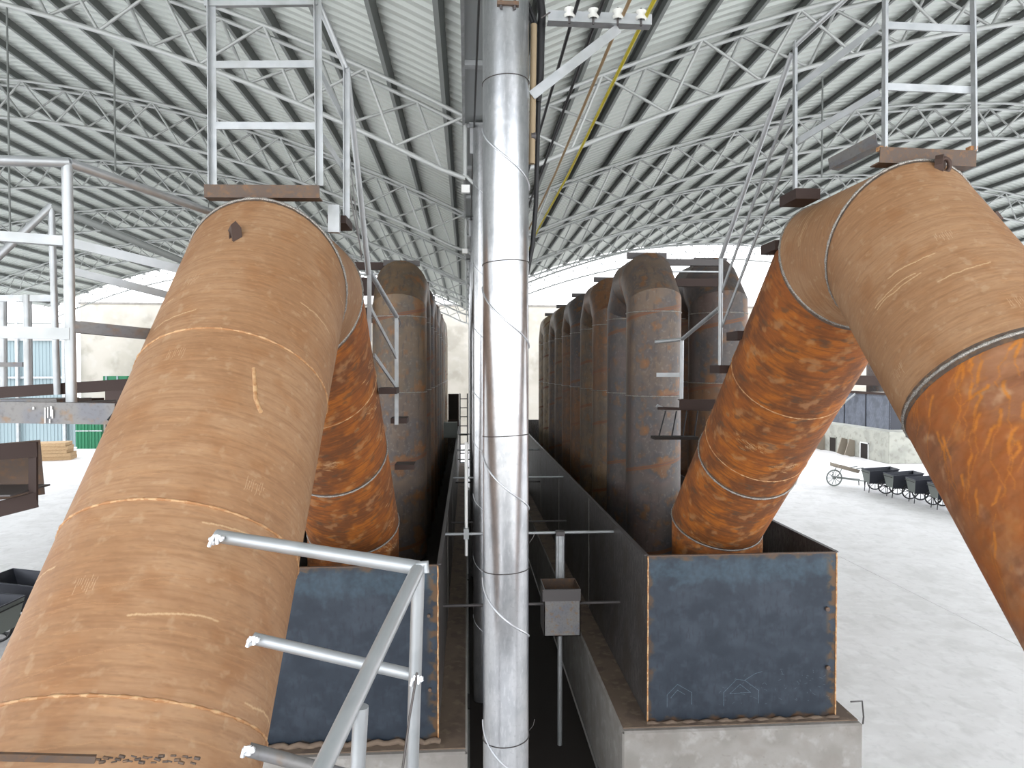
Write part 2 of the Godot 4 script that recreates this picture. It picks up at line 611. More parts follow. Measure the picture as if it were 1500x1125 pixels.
	im = paint(S, Color8(184, 178, 167), [
		[big, 1, 1, 0.3, 0.85, Color8(168, 162, 150), 0.7],
		[mid, 1, 1, 0.45, 0.9, Color8(190, 186, 178), 0.6],
		[big2, 1, 1, 0.6, 0.9, Color8(148, 142, 130), 0.5]])
	M.plaster = textured(im, 0.9, 0.0, Vector3(0.12, 0.12, 0.12))
	# galvanised steel
	im = paint(S, Color8(172, 175, 177), [
		[cellv, 1, 1, 0.2, 0.6, Color8(158, 162, 165), 0.6],
		[mid, 1, 1, 0.45, 0.85, Color8(186, 188, 189), 0.5],
		[big, 1, 1, 0.5, 0.85, Color8(150, 152, 150), 0.5]])
	M.galv = textured(im, 0.42, 0.55, Vector3(0.9, 0.9, 0.9))
	im = paint(S, Color8(184, 185, 187), [
		[big, 1, 1, 0.3, 0.8, Color8(164, 166, 169), 0.7],
		[mid, 4, 1, 0.45, 0.9, Color8(198, 199, 201), 0.6],
		[fine, 1, 1, 0.6, 0.95, Color8(156, 158, 160), 0.4]])
	M.column = textured(im, 0.28, 0.9)
	bump(M.column, S, big, 1.5)
	M.seam = std(Color8(206, 208, 212), 0.35, 0.8)
	M.wire = std(Color8(90, 86, 84), 0.5, 0.7)
	M.sheet = std(Color8(194, 199, 194), 0.4, 0.3)
	M.purlin = std(Color8(122, 126, 124), 0.6, 0.1)
	M.truss = std(Color8(184, 187, 186), 0.45, 0.25)
	M.gutter = std(Color8(150, 154, 154), 0.45, 0.4)
	M.steel = std(Color8(84, 80, 80), 0.5, 0.35)
	im = paint(S, Color8(92, 76, 66), [
		[big, 1, 1, 0.3, 0.8, Color8(104, 82, 64), 0.7],
		[mid, 1, 1, 0.5, 0.9, Color8(126, 90, 60), 0.7],
		[fine, 1, 1, 0.6, 0.8, Color8(82, 76, 76), 0.6]])
	M.angle = textured(im, 0.6, 0.15, Vector3(1.6, 1.6, 1.6))
	im = paint(S, Color8(120, 118, 116), [
		[big, 1, 1, 0.3, 0.85, Color8(104, 106, 114), 0.7],
		[mid, 1, 1, 0.55, 0.9, Color8(132, 98, 68), 0.6],
		[fine, 1, 1, 0.5, 0.95, Color8(92, 88, 86), 0.5]])
	M.grey_steel = textured(im, 0.5, 0.3, Vector3(1.2, 1.2, 1.2))
	M.dark_brown = std(Color8(54, 37, 31), 0.65, 0.1)
	M.ledge = textured(paint(S, Color8(112, 96, 82), [[big, 1, 1, 0.45, 0.7, Color8(94, 80, 70), 0.7], [mid, 1, 1, 0.55, 0.8, Color8(132, 116, 98), 0.6]]), 0.9, 0.0, Vector3(0.7, 0.7, 0.7))
	M.bead = textured(paint(S, Color8(112, 108, 104), [[fine, 1, 1, 0.4, 0.6, Color8(196, 190, 180), 0.8]]), 0.45, 0.4, Vector3(4, 4, 4))
	M.pale_bead = textured(paint(S, Color8(164, 116, 74), [[mid, 1, 1, 0.45, 0.6, Color8(206, 172, 130), 0.8]]), 0.6, 0.0, Vector3(2, 2, 2))
	M.burnt = textured(paint(S, Color8(84, 72, 64), [[mid, 1, 1, 0.4, 0.7, Color8(122, 92, 66), 0.8], [fine, 1, 1, 0.5, 0.8, Color8(70, 64, 62), 0.6]]), 0.6, 0.1, Vector3(2, 2, 2))
	M.silver = std(Color8(226, 228, 230), 0.4, 0.5)
	M.black = std(Color8(26, 26, 28), 0.55)
	M.char_and_shade = std(Color8(40, 34, 30), 0.9)  # char and ash; also stands in for shade on the gap floor
	M.lug = std(Color8(74, 56, 48), 0.6, 0.3)
	M.conduit = std(Color8(150, 132, 104), 0.6)
	M.porcelain = std(Color8(226, 226, 220), 0.25)
	M.yellow = std(Color8(190, 176, 40), 0.5)
	M.tan_cable = std(Color8(150, 126, 92), 0.6)
	M.green = std(Color8(16, 108, 70), 0.55)
	M.clad = std(Color8(138, 154, 158), 0.55, 0.1)
	M.wood = textured(paint(S, Color8(176, 148, 112), [[mid, 1, 5, 0.45, 0.7, Color8(150, 120, 86), 0.7]]), 0.8, 0.0, Vector3(0.8, 0.8, 0.8))
	M.tub = std(Color8(52, 54, 62), 0.45, 0.3)
	M.tub_end = std(Color8(124, 130, 126), 0.5, 0.2)
	M.white = std(Color8(236, 236, 234), 0.5)
	M.blue_sheet = textured(paint(S, Color8(104, 110, 122), [[mid, 3, 1, 0.4, 0.8, Color8(124, 130, 142), 0.7], [big, 1, 1, 0.4, 0.85, Color8(88, 92, 102), 0.7]]), 0.5, 0.3, Vector3(0.4, 0.4, 0.4))
	M.slab = std(Color8(150, 140, 126), 0.85)
	M.stone = textured(paint(S, Color8(176, 176, 166), [[big, 1, 1, 0.3, 0.85, Color8(150, 150, 142), 0.7], [mid, 1, 1, 0.5, 0.95, Color8(128, 124, 116), 0.5]]), 0.9, 0.0, Vector3(0.3, 0.3, 0.3))

# ------------------------------------------------------------------ shell
func build_floor():
	var f := setting("floor")
	put("bed", bx(Vector3(-60, -0.3, -75), Vector3(60, -0.03, 14)), M.joint, f)
	var w := 6.0
	var ms := {}
	for ix in range(-5, 6):
		for iz in range(-2, 12):
			var x0 := 3.0 + ix * w
			var z0 := -iz * w
			put("slab", bx(Vector3(x0 + 0.006, -0.12, z0 - w + 0.006), Vector3(x0 + w - 0.006, 0.0, z0 - 0.006)), M.floor, f)

func arch(x: float, side: int) -> float:   # height of the truss top chord above the eye
	var s := (GUT_L - x) if side < 0 else (x - GUT_R)
	var hs: float = SPANS[side] * 0.5
	var k := (s - hs) / hs
	return SPRING + RISE * (1.0 - k * k)

func arch_x(s: float, side: int) -> float:
	return GUT_L - s if side < 0 else GUT_R + s

func build_roof():
	var c := setting("ceiling")
	for side in [-1, 1]:
		var SPAN: float = SPANS[side]
		# one sheet, a metre wide, ribs along the arch
		var st := mb()
		var prf := []
		for k in 5:
			for q in [[0.0, 0.0], [0.085, 0.0], [0.115, 0.042], [0.165, 0.042]]:
				prf.append([k * 0.2 + q[0], q[1]])
		prf.append([1.0, 0.0])
		prf.append([1.085, 0.0])
		prf.append([1.115, 0.042])
		var nseg := 30
		for i in nseg:
			var s0 := -0.10 + (SPAN + 0.3) * i / nseg
			var s1 := -0.10 + (SPAN + 0.3) * (i + 1) / nseg
			var x0 := arch_x(s0, side); var x1 := arch_x(s1, side)
			var y0 := arch(x0, side) + 0.125; var y1 := arch(x1, side) + 0.125
			for k in prf.size() - 1:
				var a := Vector3(x0, EYE + y0 + prf[k][1], -prf[k][0])
				var b := Vector3(x0, EYE + y0 + prf[k + 1][1], -prf[k + 1][0])
				var d := Vector3(x1, EYE + y1 + prf[k][1], -prf[k][0])
				var e := Vector3(x1, EYE + y1 + prf[k + 1][1], -prf[k + 1][0])
				var n := (d - a).cross(b - a).normalized()
				if n.y > 0: n = -n
				quad(st, a, b, e, d, n)
		var sheet := done(st)
		for k in int(ROOF_END[side] + 5.0):
			var o := put("roof_sheet", sheet, M.sheet, c)
			o.position = Vector3(0, 0.002 * (k % 2), 5.0 - k)
		# purlins
		var np := 30
		for k in np:
			var s := 0.25 + (SPAN - 0.5) * k / (np - 1)
			var x := arch_x(s, side)
			var y := arch(x, side) + 0.062
			var dx := 0.01
			var up := Vector3(arch(x - dx, side) - arch(x + dx, side), 2 * dx, 0).normalized()
			put("purlin", prof(V(x, y, -5.0), V(x, y, ROOF_END[side]), chan(0.06, 0.12, 0.006), up), M.purlin, c)

func build_gutter():
	var g := thing("valley_gutter", "long galvanised valley gutter between the two arched roofs over the columns", "gutter", V(0.2, 3.2, 5))
	var st := mb()
	var a := V(0, 0, -5.0); var b := V(0, 0, 38.0)
	var t := 0.004
	s_box(st, V((GUT_L + GUT_R) * 0.5, 3.30, 16.5), Vector3(GUT_R - GUT_L, t, 43))
	put("bottom_plate", done(st), M.gutter, g)
	for x in [GUT_L, GUT_R]:
		put("side_plate", bx(V(x - 0.003, 3.29, 38), V(x + 0.003, 3.52, -5)), M.gutter, g)
		put("edge_angle", bx(V(x - 0.035 if x < 0.2 else x, 3.27, 38), V(x if x < 0.2 else x + 0.035, 3.30, -5)), M.galv, g)
	var d := 5.5
	while d < 36:
		put("strap", bx(V(GUT_L, 3.24, d + 0.05), V(GUT_R, 3.295, d - 0.05)), M.galv, g)
		d += BAY / 3.0
	put("hanging_cable", path([V(0.1, 3.26, -4), V(0.11, 3.23, 6), V(0.09, 3.24, 12), V(0.1, 3.23, 24), V(0.1, 3.25, 36)], 0.012, 6), M.black, g)

func truss(side: int, d: float, idx: int):
	var where: String = ["second", "second", "third", "fourth", "fifth", "sixth", "last"][idx]
	var vault := "left" if side < 0 else "right"
	var lab: String = "arched galvanised lattice truss under the %s vault, nearest row in view" % vault
	if idx == (6 if side < 0 else 5): lab = "arched galvanised lattice truss at the far open end of the %s vault" % vault
	elif idx > 1: lab = "arched galvanised lattice truss of the %s vault, %s row from the camera" % [vault, ["", "", "second", "third", "fourth", "fifth"][idx]]
	var t := thing("roof_truss", lab, "truss", V(arch_x(0.0, side), SPRING, d), "arched lattice trusses of the shed roof")
	var H := 0.72
	var SPAN: float = SPANS[side]
	var W := 0.17
	var n := 34
	var top := []; var bot := []
	var front := []; var rear := []
	for i in n + 1:
		var s := SPAN * i / n
		var x := arch_x(s, side)
		var y := arch(x, side) - 0.02
		var dx := 0.01
		var up := Vector3(arch(x - dx, side) - arch(x + dx, side), 2 * dx, 0).normalized()
		var p := V(x, y, d)
		front.append(p + Vector3(0, 0, W)); rear.append(p - Vector3(0, 0, W))
		bot.append(p - up * H)
	var foot := V(arch_x(0.0, side), arch(arch_x(0.0, side), side) - H * 1.08, d)
	bot.push_front(foot)
	rod("end_post", foot, (front[0] + rear[0]) * 0.5, 0.028, M.truss, t)
	put("top_chord", path(front, 0.03, 8), M.truss, t)
	put("top_chord", path(rear, 0.03, 8), M.truss, t)
	put("bottom_chord", path(bot, 0.034, 8), M.truss, t)
	bot.pop_front()
	if idx <= 4:
		for i in n:
			if i % 2 == 0:
				rod("web", front[i], bot[i + 1], 0.021, M.truss, t)
				rod("web", bot[i], rear[i + 1], 0.021, M.truss, t)
			else:
				rod("web", bot[i], front[i + 1], 0.021, M.truss, t)
				rod("web", rear[i], bot[i + 1], 0.021, M.truss, t)
			if i % 2 == 0: rod("tie", front[i], rear[i], 0.012, M.truss, t)
	else:
		var st := mb()
		for i in n:
			if i % 2 == 0:
				s_path(st, [front[i], bot[i + 1]], 0.02, 5)
				s_path(st, [bot[i], rear[i + 1]], 0.02, 5)
			else:
				s_path(st, [bot[i], front[i + 1]], 0.02, 5)
				s_path(st, [rear[i], bot[i + 1]], 0.02, 5)
		var w := put("webs", done(st), M.truss, t)
		w.set_meta("kind", "stuff")

func build_trusses():
	for side in [-1, 1]:
		for i in range(1, 7 if side < 0 else 6):
			truss(side, COL0 + BAY * i, i)
	# thin suspension rods hanging from the trusses
	var hang := [[167, 72, 250, 9.2, "thin steel rod hanging in front of the left vault above the walkway"], [10, 5, 345, 9.2, "thin steel rod hanging at the left edge under the left vault"], [1205, 112, 260, 9.3, "thin steel rod hanging left of the right walkway frame"], [305, 260, 330, 15.0, "short steel rod hanging beside the left walkway frame"]]
	for h in hang:
		var a := P(h[0], h[1], h[3]); var b := P(h[0], h[2], h[3])
		b.x = a.x
		var o := rod("hanging_rod", a, b, 0.012, M.purlin, self)
		o.name = numbered("suspension_rod")
		tag(o, h[4], "rod", "suspension rods under the roof")

func build_columns():
	for i in 7:
		var d := COL0 + BAY * i
		var x := 0.205
		var lab: String = ["shiny spiral-seamed round steel column nearest the camera, carrying the insulator bracket", "shiny round steel column close behind the nearest column", "third round steel column in the central row", "fourth round steel column in the central row", "fifth round steel column in the central row", "sixth round steel column in the central row", "farthest round steel column in the central row"][i]
		var t := thing("steel_column", lab, "column", Vector3(x, 0, -d), "round columns along the valley gutter")
		var st := mb()
		var topy := EYE + 3.24
		var r := 0.121
		s_path(st, [Vector3(x, 0, -d), Vector3(x, topy * 0.5, -d), Vector3(x, topy, -d)], r, 40 if i < 2 else 24, 1.0 / (TAU * r))
		put("shaft", done(st), M.column, t)
		put("base_plate", bx(Vector3(x - 0.2, 0, -d - 0.2), Vector3(x + 0.2, 0.02, -d + 0.2)), M.steel, t)
		put("cap_plate", bx(Vector3(x - 0.17, topy, -d - 0.17), Vector3(x + 0.17, topy + 0.015, -d + 0.17)), M.galv, t)
		if i < 3:
			for hs in [2.35, 1.27, 0.44, -0.42, -1.10, -1.86, -2.7, -3.5]:   # lapped spiral seam, in separate strakes
				var pts := []
				for j in 25:
					var an := PI * 0.98 + PI * 1.04 * j / 24.0
					pts.append(Vector3(x + cos(an) * (r + 0.001), EYE + hs + 0.2 * (i % 2) - 0.32 * j / 24.0 - 0.03 * sin(PI * j / 24.0), -d - sin(an) * (r + 0.001)))
				put("spiral_seam", path(pts, 0.005, 6), M.seam, t)
			if i == 0:
				for hy in [2.55, 3.45, 4.16, 5.06, 6.0]:
					var s2 := mb()
					s_ring(s2, Vector3(x, hy, -d), Vector3(r + 0.002, 0.006, 0), Vector3(0, 0.004, r + 0.002), 0.0022, 40, 5)
					put("tie_wire", done(s2), M.wire, t)
				for w in [[775, 795, 0.05], [775, 1070, 0.06]]:
					var q := P(w[0], w[1], d)
					put("wire_end", path([q, q + Vector3(0.02, 0.03, 0.01), q + Vector3(0.03, 0.0 + w[2], 0.0)], 0.0018, 5), M.wire, t)
		# strut bracket for the truss feet
		if i > 0:
			for sd in [-1, 1]:
				var e := V(GUT_L - 0.02 if sd < 0 else GUT_R + 0.02, 2.63, d)
				rod("foot_strut", Vector3(x + sd * 0.05, EYE + 2.45, -d), e, 0.025, M.truss, t)
				put("gusset", bx(V(x + sd * 0.1 - 0.06, 2.9, d + 0.008), V(x + sd * 0.1 + 0.06, 3.24, d - 0.008)), M.galv, t)

func build_far_walls():
	var wf := setting("wall_far")
	put("wall_face", bx(Vector3(-22.8, 0, -42.3), Vector3(30, EYE + 3.95, -42)), M.plaster, wf)
	put("coping", bx(Vector3(-22.9, EYE + 3.95, -42.35), Vector3(30, EYE + 4.05, -41.95)), M.concrete, wf)
	# profiled cladding fence to the left of it
	var wl := setting("wall_left")
	var st := mb()
	var n := 6
	for k in n:
		var x0 := k * 0.2
		var q := [[0.0, 0.0], [0.1, 0.0], [0.12, 0.03], [0.18, 0.03], [0.2, 0.0]]
		for j in 4:
			var a := Vector3(x0 + q[j][0], 0, q[j][1]); var b := Vector3(x0 + q[j + 1][0], 0, q[j + 1][1])
			var nn := Vector3(-(b.z - a.z), 0, b.x - a.x).normalized()
			quad(st, a, b, b + Vector3(0, 6.3, 0), a + Vector3(0, 6.3, 0), nn)
	var sheet := done(st)
	for k in 12:
		var o := put("cladding_sheet", sheet, M.clad, wl)
		o.position = Vector3(-22.9 - 1.2 * (k + 1), 0, -41.6)
	for y in [6.3, 4.1, 1.9]:
		put("girt", bx(Vector3(-37, y - 0.06, -41.55), Vector3(-22.9, y + 0.06, -41.45)), M.galv, wl)
	for k in 5:
		var x := -23.4 - k * 2.6
		put("fence_post", bx(Vector3(x - 0.08, 0, -41.45), Vector3(x + 0.08, 7.6, -41.3)), M.galv, wl)
	put("top_rail", bx(Vector3(-37, 7.2, -41.4), Vector3(-22.9, 7.28, -41.32)), M.purlin, wl)

# ------------------------------------------------------------------ troughs on plinths
func trough(label: String, x0: float, x1: float, zf: float, zb: float, y0: float, y1: float, inner: int):
	var t := thing("steel_trough", label, "trough", V((x0 + x1) * 0.5, y0, zf))
	var k := 0.012
	# front plate with its own unwrapped face
	var st := mb()
	var a := V(x0, y0, zf); var b := V(x1, y0, zf)
	var up := Vector3(0, y1 - y0, 0)
	quad(st, a, b, b + up, a + up, Vector3(0, 0, 1))
	var bk := Vector3(0, 0, -k)
	quad(st, a + bk, b + bk, b + up + bk, a + up + bk, Vector3(0, 0, -1))
	quad(st, a + up, b + up, b + up + bk, a + up + bk, Vector3.UP, 0.02, 0.02)
	quad(st, a, a + bk, a + bk + up, a + up, Vector3(-1, 0, 0), 0.02, 1.0)
	quad(st, b, b + bk, b + bk + up, b + up, Vector3(1, 0, 0), 0.02, 1.0)
	var fp := put("front_plate", done(st), M.plate if inner < 0 else M.plate_plain, t, "blue-black steel end plate with rusty edges")
	for x in [x0, x1]:
		var d := zf + k
		while d < zb - 0.1:
			var e := minf(d + 3.2, zb)
			put("side_plate", bx(V(x if x == x0 else x - k, y0, e - 0.004), V(x + k if x == x0 else x, y1, d)), M.side, t)
			put("plate_seam", bx(V((x - 0.004) if x == x0 else x - 0.002, y0 + 0.01, e + 0.006), V((x + 0.002) if x == x0 else x + 0.004, y1 - 0.02, e - 0.01)), M.bead, t)
			d = e
		var rx := -0.03 if x == x0 else -0.01
		put("rim_bar", bx(V(x + rx, y1, zb), V(x + rx + 0.04, y1 + 0.012, zf + 0.02)), M.steel, t)
	put("back_plate", bx(V(x0, y0, zb + k), V(x1, y1, zb)), M.side, t)
	put("bottom_plate", bx(V(x0 + k, y0, zb), V(x1 - k, y0 + 0.012, zf + k)), M.char_and_shade, t)
	put("ash_bed", bx(V(x0 + k, y0 + 0.012, zb), V(x1 - k, y0 + 0.42, zf + k)), M.char_and_shade, t)
	put("front_rim", bx(V(x0, y1, zf + 0.03), V(x1, y1 + 0.008, zf - 0.004)), M.angle, fp)
	for x in [x0, x1]:
		var s2 := mb()
		var pts := []
		for j in 21:
			pts.append(V(x, lerpf(y0, y1, j / 20.0), zf - 0.002) + Vector3(sin(j * 3.1) * 0.003, 0, 0))
		s_path(s2, pts, 0.008, 6)
		put("corner_weld", done(s2), M.pale_bead, fp)
	if inner < 0:
		for q in [[0.95, 0.66], [0.955, 0.30]]:
			var c := V(lerpf(x0, x1, q[0]), lerpf(y0, y1, q[1]), zf - 0.004)
			rod("stud", c, c + Vector3(0, 0, 0.02), 0.022, M.angle, fp)
	else:
		for q in [[0.24, 0.90], [0.955, 0.72], [0.96, 0.30]]:
			var c := V(lerpf(x0, x1, q[0]), lerpf(y0, y1, q[1]), zf - 0.004)
			rod("stud", c, c + Vector3(0, 0, 0.02), 0.016, M.angle, fp)

func build_troughs():
	for s in 2:
		var x0: float = [1.47, -2.4][s]
		var x1: float = [3.84, 0.0][s]
		var zf: float = [6.33, 6.12][s]
		var yt: float = [-3.42, -3.44][s]
		var p := thing("concrete_plinth", ["grey concrete plinth under the right steel trough", "grey concrete plinth under the left steel trough behind the handrail"][s], "plinth", Vector3((x0 + x1) * 0.5, 0, -zf), "concrete plinths")
		put("block", bevel_box(Vector3(x0, 0, -25.5), Vector3(x1, EYE + yt - 0.012, -zf), 0.018), M.concrete, p)
		put("ledge_screed", bx(Vector3(x0 + 0.02, EYE + yt - 0.012, -25.4), Vector3(x1 - 0.02, EYE + yt, -zf - 0.06)), M.ledge, p)
	trough("long open steel trough on the right with a blue-black end plate and dark sides", 1.75, 3.64, 6.48, 25.0, -3.42, -1.80, -1)
	trough("long open steel trough on the left partly hidden by the big sloping duct", -2.15, -0.27, 6.30, 25.0, -3.44, -1.80, 1)
	# mortar fillets along the front foot of the troughs
	for s in 2:
		var st := mb()
		var x0: float = [1.74, -2.1][s]
		var x1: float = [3.66, -0.25][s]
		var zf: float = [6.47, 6.29][s]
		var pts := []
		for j in 40:
			var u := j / 39.0
			pts.append(V(lerpf(x0, x1, u), -3.425 + 0.012 * sin(j * 1.7) - 0.01 * (1 - s), zf - 0.012 + 0.008 * sin(j * 2.9)))
		s_path(st, pts, 0.028, 7)
		var o := put("mortar_fillet", done(st), M.ledge, self)
		o.name = numbered("mortar_fillet")
		tag(o, ["ragged mortar line along the foot of the right trough end plate", "ragged mortar line along the foot of the left trough end plate"][s], "mortar")
	# small steel bracket on the floor side of the right trough
	var b := thing("wire_bracket", "small bent rod bracket beside the right trough foot", "bracket", P(1262, 1040, 6.5))
	put("rod", path([P(1246, 1028, 6.5), P(1263, 1027, 6.5), P(1265, 1050, 6.5), P(1264, 1060, 6.6)], 0.008, 6), M.steel, b)

# ------------------------------------------------------------------ inverted-V ducts
func duct(label: String, x: float, zc: float, yc: float, an: float, af: float, zbase: float, ybase: float, ynear: float, mats: Array, welds: Array) -> Node3D:
	var r := 0.475
	var half := 0.32
	var t := thing("inverted_v_duct", label, "duct", V(x, ybase - 0.9, zbase))
	var yw := yc - half * tan((an + af) * 0.5)
	var A := V(x, yw, zc + half)    # far end of the crown piece
	var B := V(x, yw, zc - half)
	var dzf := zbase - (zc + half)
	var C := V(x, yw - dzf * tan(af), zbase)   # knee above the trough
	var D := V(x, ybase - 0.75, zbase)
	var hn := (yw - ynear)
	var E := V(x, ynear, zc - half - hn / tan(an))
	var dCA := (A - C).normalized()
	var dAB := (B - A).normalized()
	var dBE := (E - B).normalized()
	var nDC := Vector3.UP
	var nC := (nDC + dCA).normalized()
	var nA := (dCA + dAB).normalized()
	var nB := (dAB + dBE).normalized()
	var st := mb()
	s_pipe(st, D, Vector3.UP, C, nC, r, 0.0, 56)
	put("foot_section", done(st), mats[0], t)
	# far leg in two courses
	var m1 := C.lerp(A, welds[0])
	st = mb(); s_pipe(st, C, nC, m1, dCA, r, 1.2, 56); put("leg_section", done(st), mats[1], t)
	st = mb(); s_pipe(st, m1, dCA, A, nA, r, 3.7, 56); put("leg_section", done(st), mats[2], t)
	st = mb(); s_pipe(st, A, nA, B, nB, r, 0.6, 56); put("crown_section", done(st), mats[3], t)
	var m2 := B.lerp(E, welds[1])
	st = mb(); s_pipe(st, B, nB, m2, dBE, r, 0.2, 56); put("leg_section", done(st), mats[4], t)
	st = mb(); s_pipe(st, m2, dBE, E, dBE, r, 2.3, 56); put("leg_section", done(st), mats[5], t)
	for w in [[C, dCA, nC, 0.010], [m1, dCA, dCA, 0.010], [A, dCA, nA, 0.010], [B, dBE, nB, 0.009]]:
		st = mb(); s_weld(st, w[0], w[1], w[2], r, w[3]); put("weld_seam", done(st), M.bead, t)
	st = mb(); s_weld(st, m2, dBE, dBE, r, welds[2]); put("weld_seam", done(st), M.bead if welds[2] > 0.009 else M.pale_bead, t)
	for w in [[B, dBE, nB, 0.024], [A, -dCA, nA, 0.03], [m2, dBE, dBE, 0.034], [m2, -dBE, dBE, 0.026], [m1, dCA, dCA, 0.03], [C, dCA, nC, 0.028]]:
		if welds[2] < 0.009 and w[0] == m2: continue
		st = mb(); s_pipe(st, w[0], w[2], w[0] + w[1] * w[3], w[2], r + 0.0012, 0.0, 56); put("heat_band", done(st), M.burnt, t, "dark heat-stained band beside a weld")
	# thin longitudinal and extra girth seams
	for k in welds[3]:
		var q := B.lerp(E, k)
		st = mb(); s_weld(st, q, dBE, dBE, r, 0.0055, 0.5); put("girth_seam", done(st), M.pale_bead, t)
	for k in welds[4]:
		var q := C.lerp(A, k)
		st = mb(); s_weld(st, q, dCA, dCA, r, 0.005, 0.6); put("girth_seam", done(st), M.pale_bead, t)
	return t

func build_ducts():
	var L := duct("huge tan rusty inverted-V duct on the left rising out of the left trough", -1.21, 4.56, 0.82, deg_to_rad(46.5), deg_to_rad(41.0), 7.36, -1.80, -1.62, [M.orange_rust, M.orange_rust, M.orange_rust, M.tan_rust, M.tan_rust, M.tan_rust], [0.42, 0.62, 0.006, [0.30, 0.86], [0.72]])
	var R := duct("huge rusty inverted-V duct on the right with bold weld rings near its bend", 2.71, 4.43, 1.10, deg_to_rad(47.2), deg_to_rad(44.0), 7.24, -1.80, -1.9, [M.orange_rust, M.orange_rust, M.orange_rust, M.tan_rust, M.tan_rust, M.vein_rust], [0.33, 0.335, 0.010, [], [0.41, 0.66]])
	# zigzag longitudinal joint on the left duct
	put("short_seam", path([P(372, 540, 2.99), P(375, 585, 2.85), P(382, 603, 2.79)], 0.009, 6), M.pale_bead, L)
	# angle iron bearers on the crowns
	put("bearer", prof(P(299, 289, 4.12), P(468, 290, 4.12), ell(0.09, 0.075, 0.007), Vector3.UP), M.angle, L)
	put("bearer_plate", bx(V(-0.86, 0.86, 4.36), V(-0.79, 1.03, 4.32)), M.galv, L)
	put("bearer", prof(P(1289, 238, 3.95), P(1430, 244, 3.95), ell(0.10, 0.095, 0.008), Vector3.UP), M.angle, R)
	put("bearer", prof(P(1215, 248, 4.75), P(1285, 212, 4.40), ell(0.09, 0.08, 0.007), Vector3.UP), M.grey_steel, R)
	# lifting lugs
	var st := mb()
	var c := P(343, 342, 3.80)
	s_prof(st, c + Vector3(-0.03, -0.02, -0.06), c + Vector3(0.02, 0.0, 0.03), PackedVector2Array([Vector2(-0.015, -0.075), Vector2(0.015, -0.075), Vector2(0.03, -0.02), Vector2(0.028, 0.03), Vector2(0.0, 0.065), Vector2(-0.025, 0.04)]), Vector3.UP)
	s_ring(st, c + Vector3(0.0, 0.0, 0.01), Vector3(0.018, 0, 0.01), Vector3(0, 0.05, -0.02), 0.009, 16, 5)
	put("lifting_lug", done(st), M.lug, L)
	st = mb()
	c = P(1377, 243, 3.86)
	var hole := []
	for k in 12:
		var a := TAU * k / 12
		hole.append(Vector2(cos(a) * 0.05, sin(a) * 0.068))
	s_prof(st, c + Vector3(-0.01, 0, -0.02), c + Vector3(0.02, 0, 0.01), PackedVector2Array(hole), Vector3.UP)
	s_ring(st, c + Vector3(0.02, 0.0, 0.012), Vector3(0.03, 0, 0.0), Vector3(0, 0.04, 0), 0.014, 20, 6)
	put("lifting_lug", done(st), M.lug, R)
	st = mb()
	s_box(st, P(1455, 320, 3.75) + Vector3(0, 0, -0.02), Vector3(0.05, 0.06, 0.10), Basis(Vector3(0, 0, 1), 0.7))
	put("lifting_lug", done(st), M.lug, R)
	# stair treads welded to the side of each far leg
	var tr := [[L, 498, 327, 4.55, 0.10], [L, 570, 572, 5.75, 0.12], [L, 594, 682, 6.9, 0.16], [L, 586, 615, 6.3, 0.12]]
	for q in tr:
		var o := P(q[1], q[2], q[3])
		put("stair_tread", bx(o - Vector3(q[4] * 0.6, 0.025, 0.12), o + Vector3(q[4] * 0.6, 0.025, 0.12)), M.dark_brown, q[0])
	for q in [[1168, 290, 4.60], [1138, 363, 4.95], [1084, 492, 5.6], [1058, 541, 5.95]]:
		var o := P(q[0], q[1], q[2])
		put("stair_tread", bx(o - Vector3(0.07, 0.035, 0.12), o + Vector3(0.10, 0.035, 0.12)), M.dark_brown, R)
	# collar box that the near leg of the left duct drops into
	var b := thing("duct_collar_box", "rusty steel box at the lower left corner receiving the tan duct", "box", V(-1.4, -1.9, 2.0))
	put("top_plate", prof(P(-80, 1106, 1.90), P(140, 1112, 1.98), rect(0.012, 0.02)), M.angle, b)
	put("top_plate", bx(V(-1.75, -1.165, 1.95), V(-1.09, -1.15, 1.2)), M.angle, b)
	put("side_plate", bx(V(-1.75, -1.95, 1.95), V(-1.09, -1.165, 1.94)), M.angle, b)
	st = mb()
	for j in 26:
		var p := P(lerpf(140, 285, j / 25.0), 1112 + 5 * sin(j * 1.9), 2.03 - 0.01 * sin(j))
		s_path(st, [p, p + Vector3(0.016, 0.004 * sin(j * 2.0), 0.003)], 0.0035 + 0.0015 * sin(j * 1.3), 6)
	put("weld_bead", done(st), M.burnt, b)

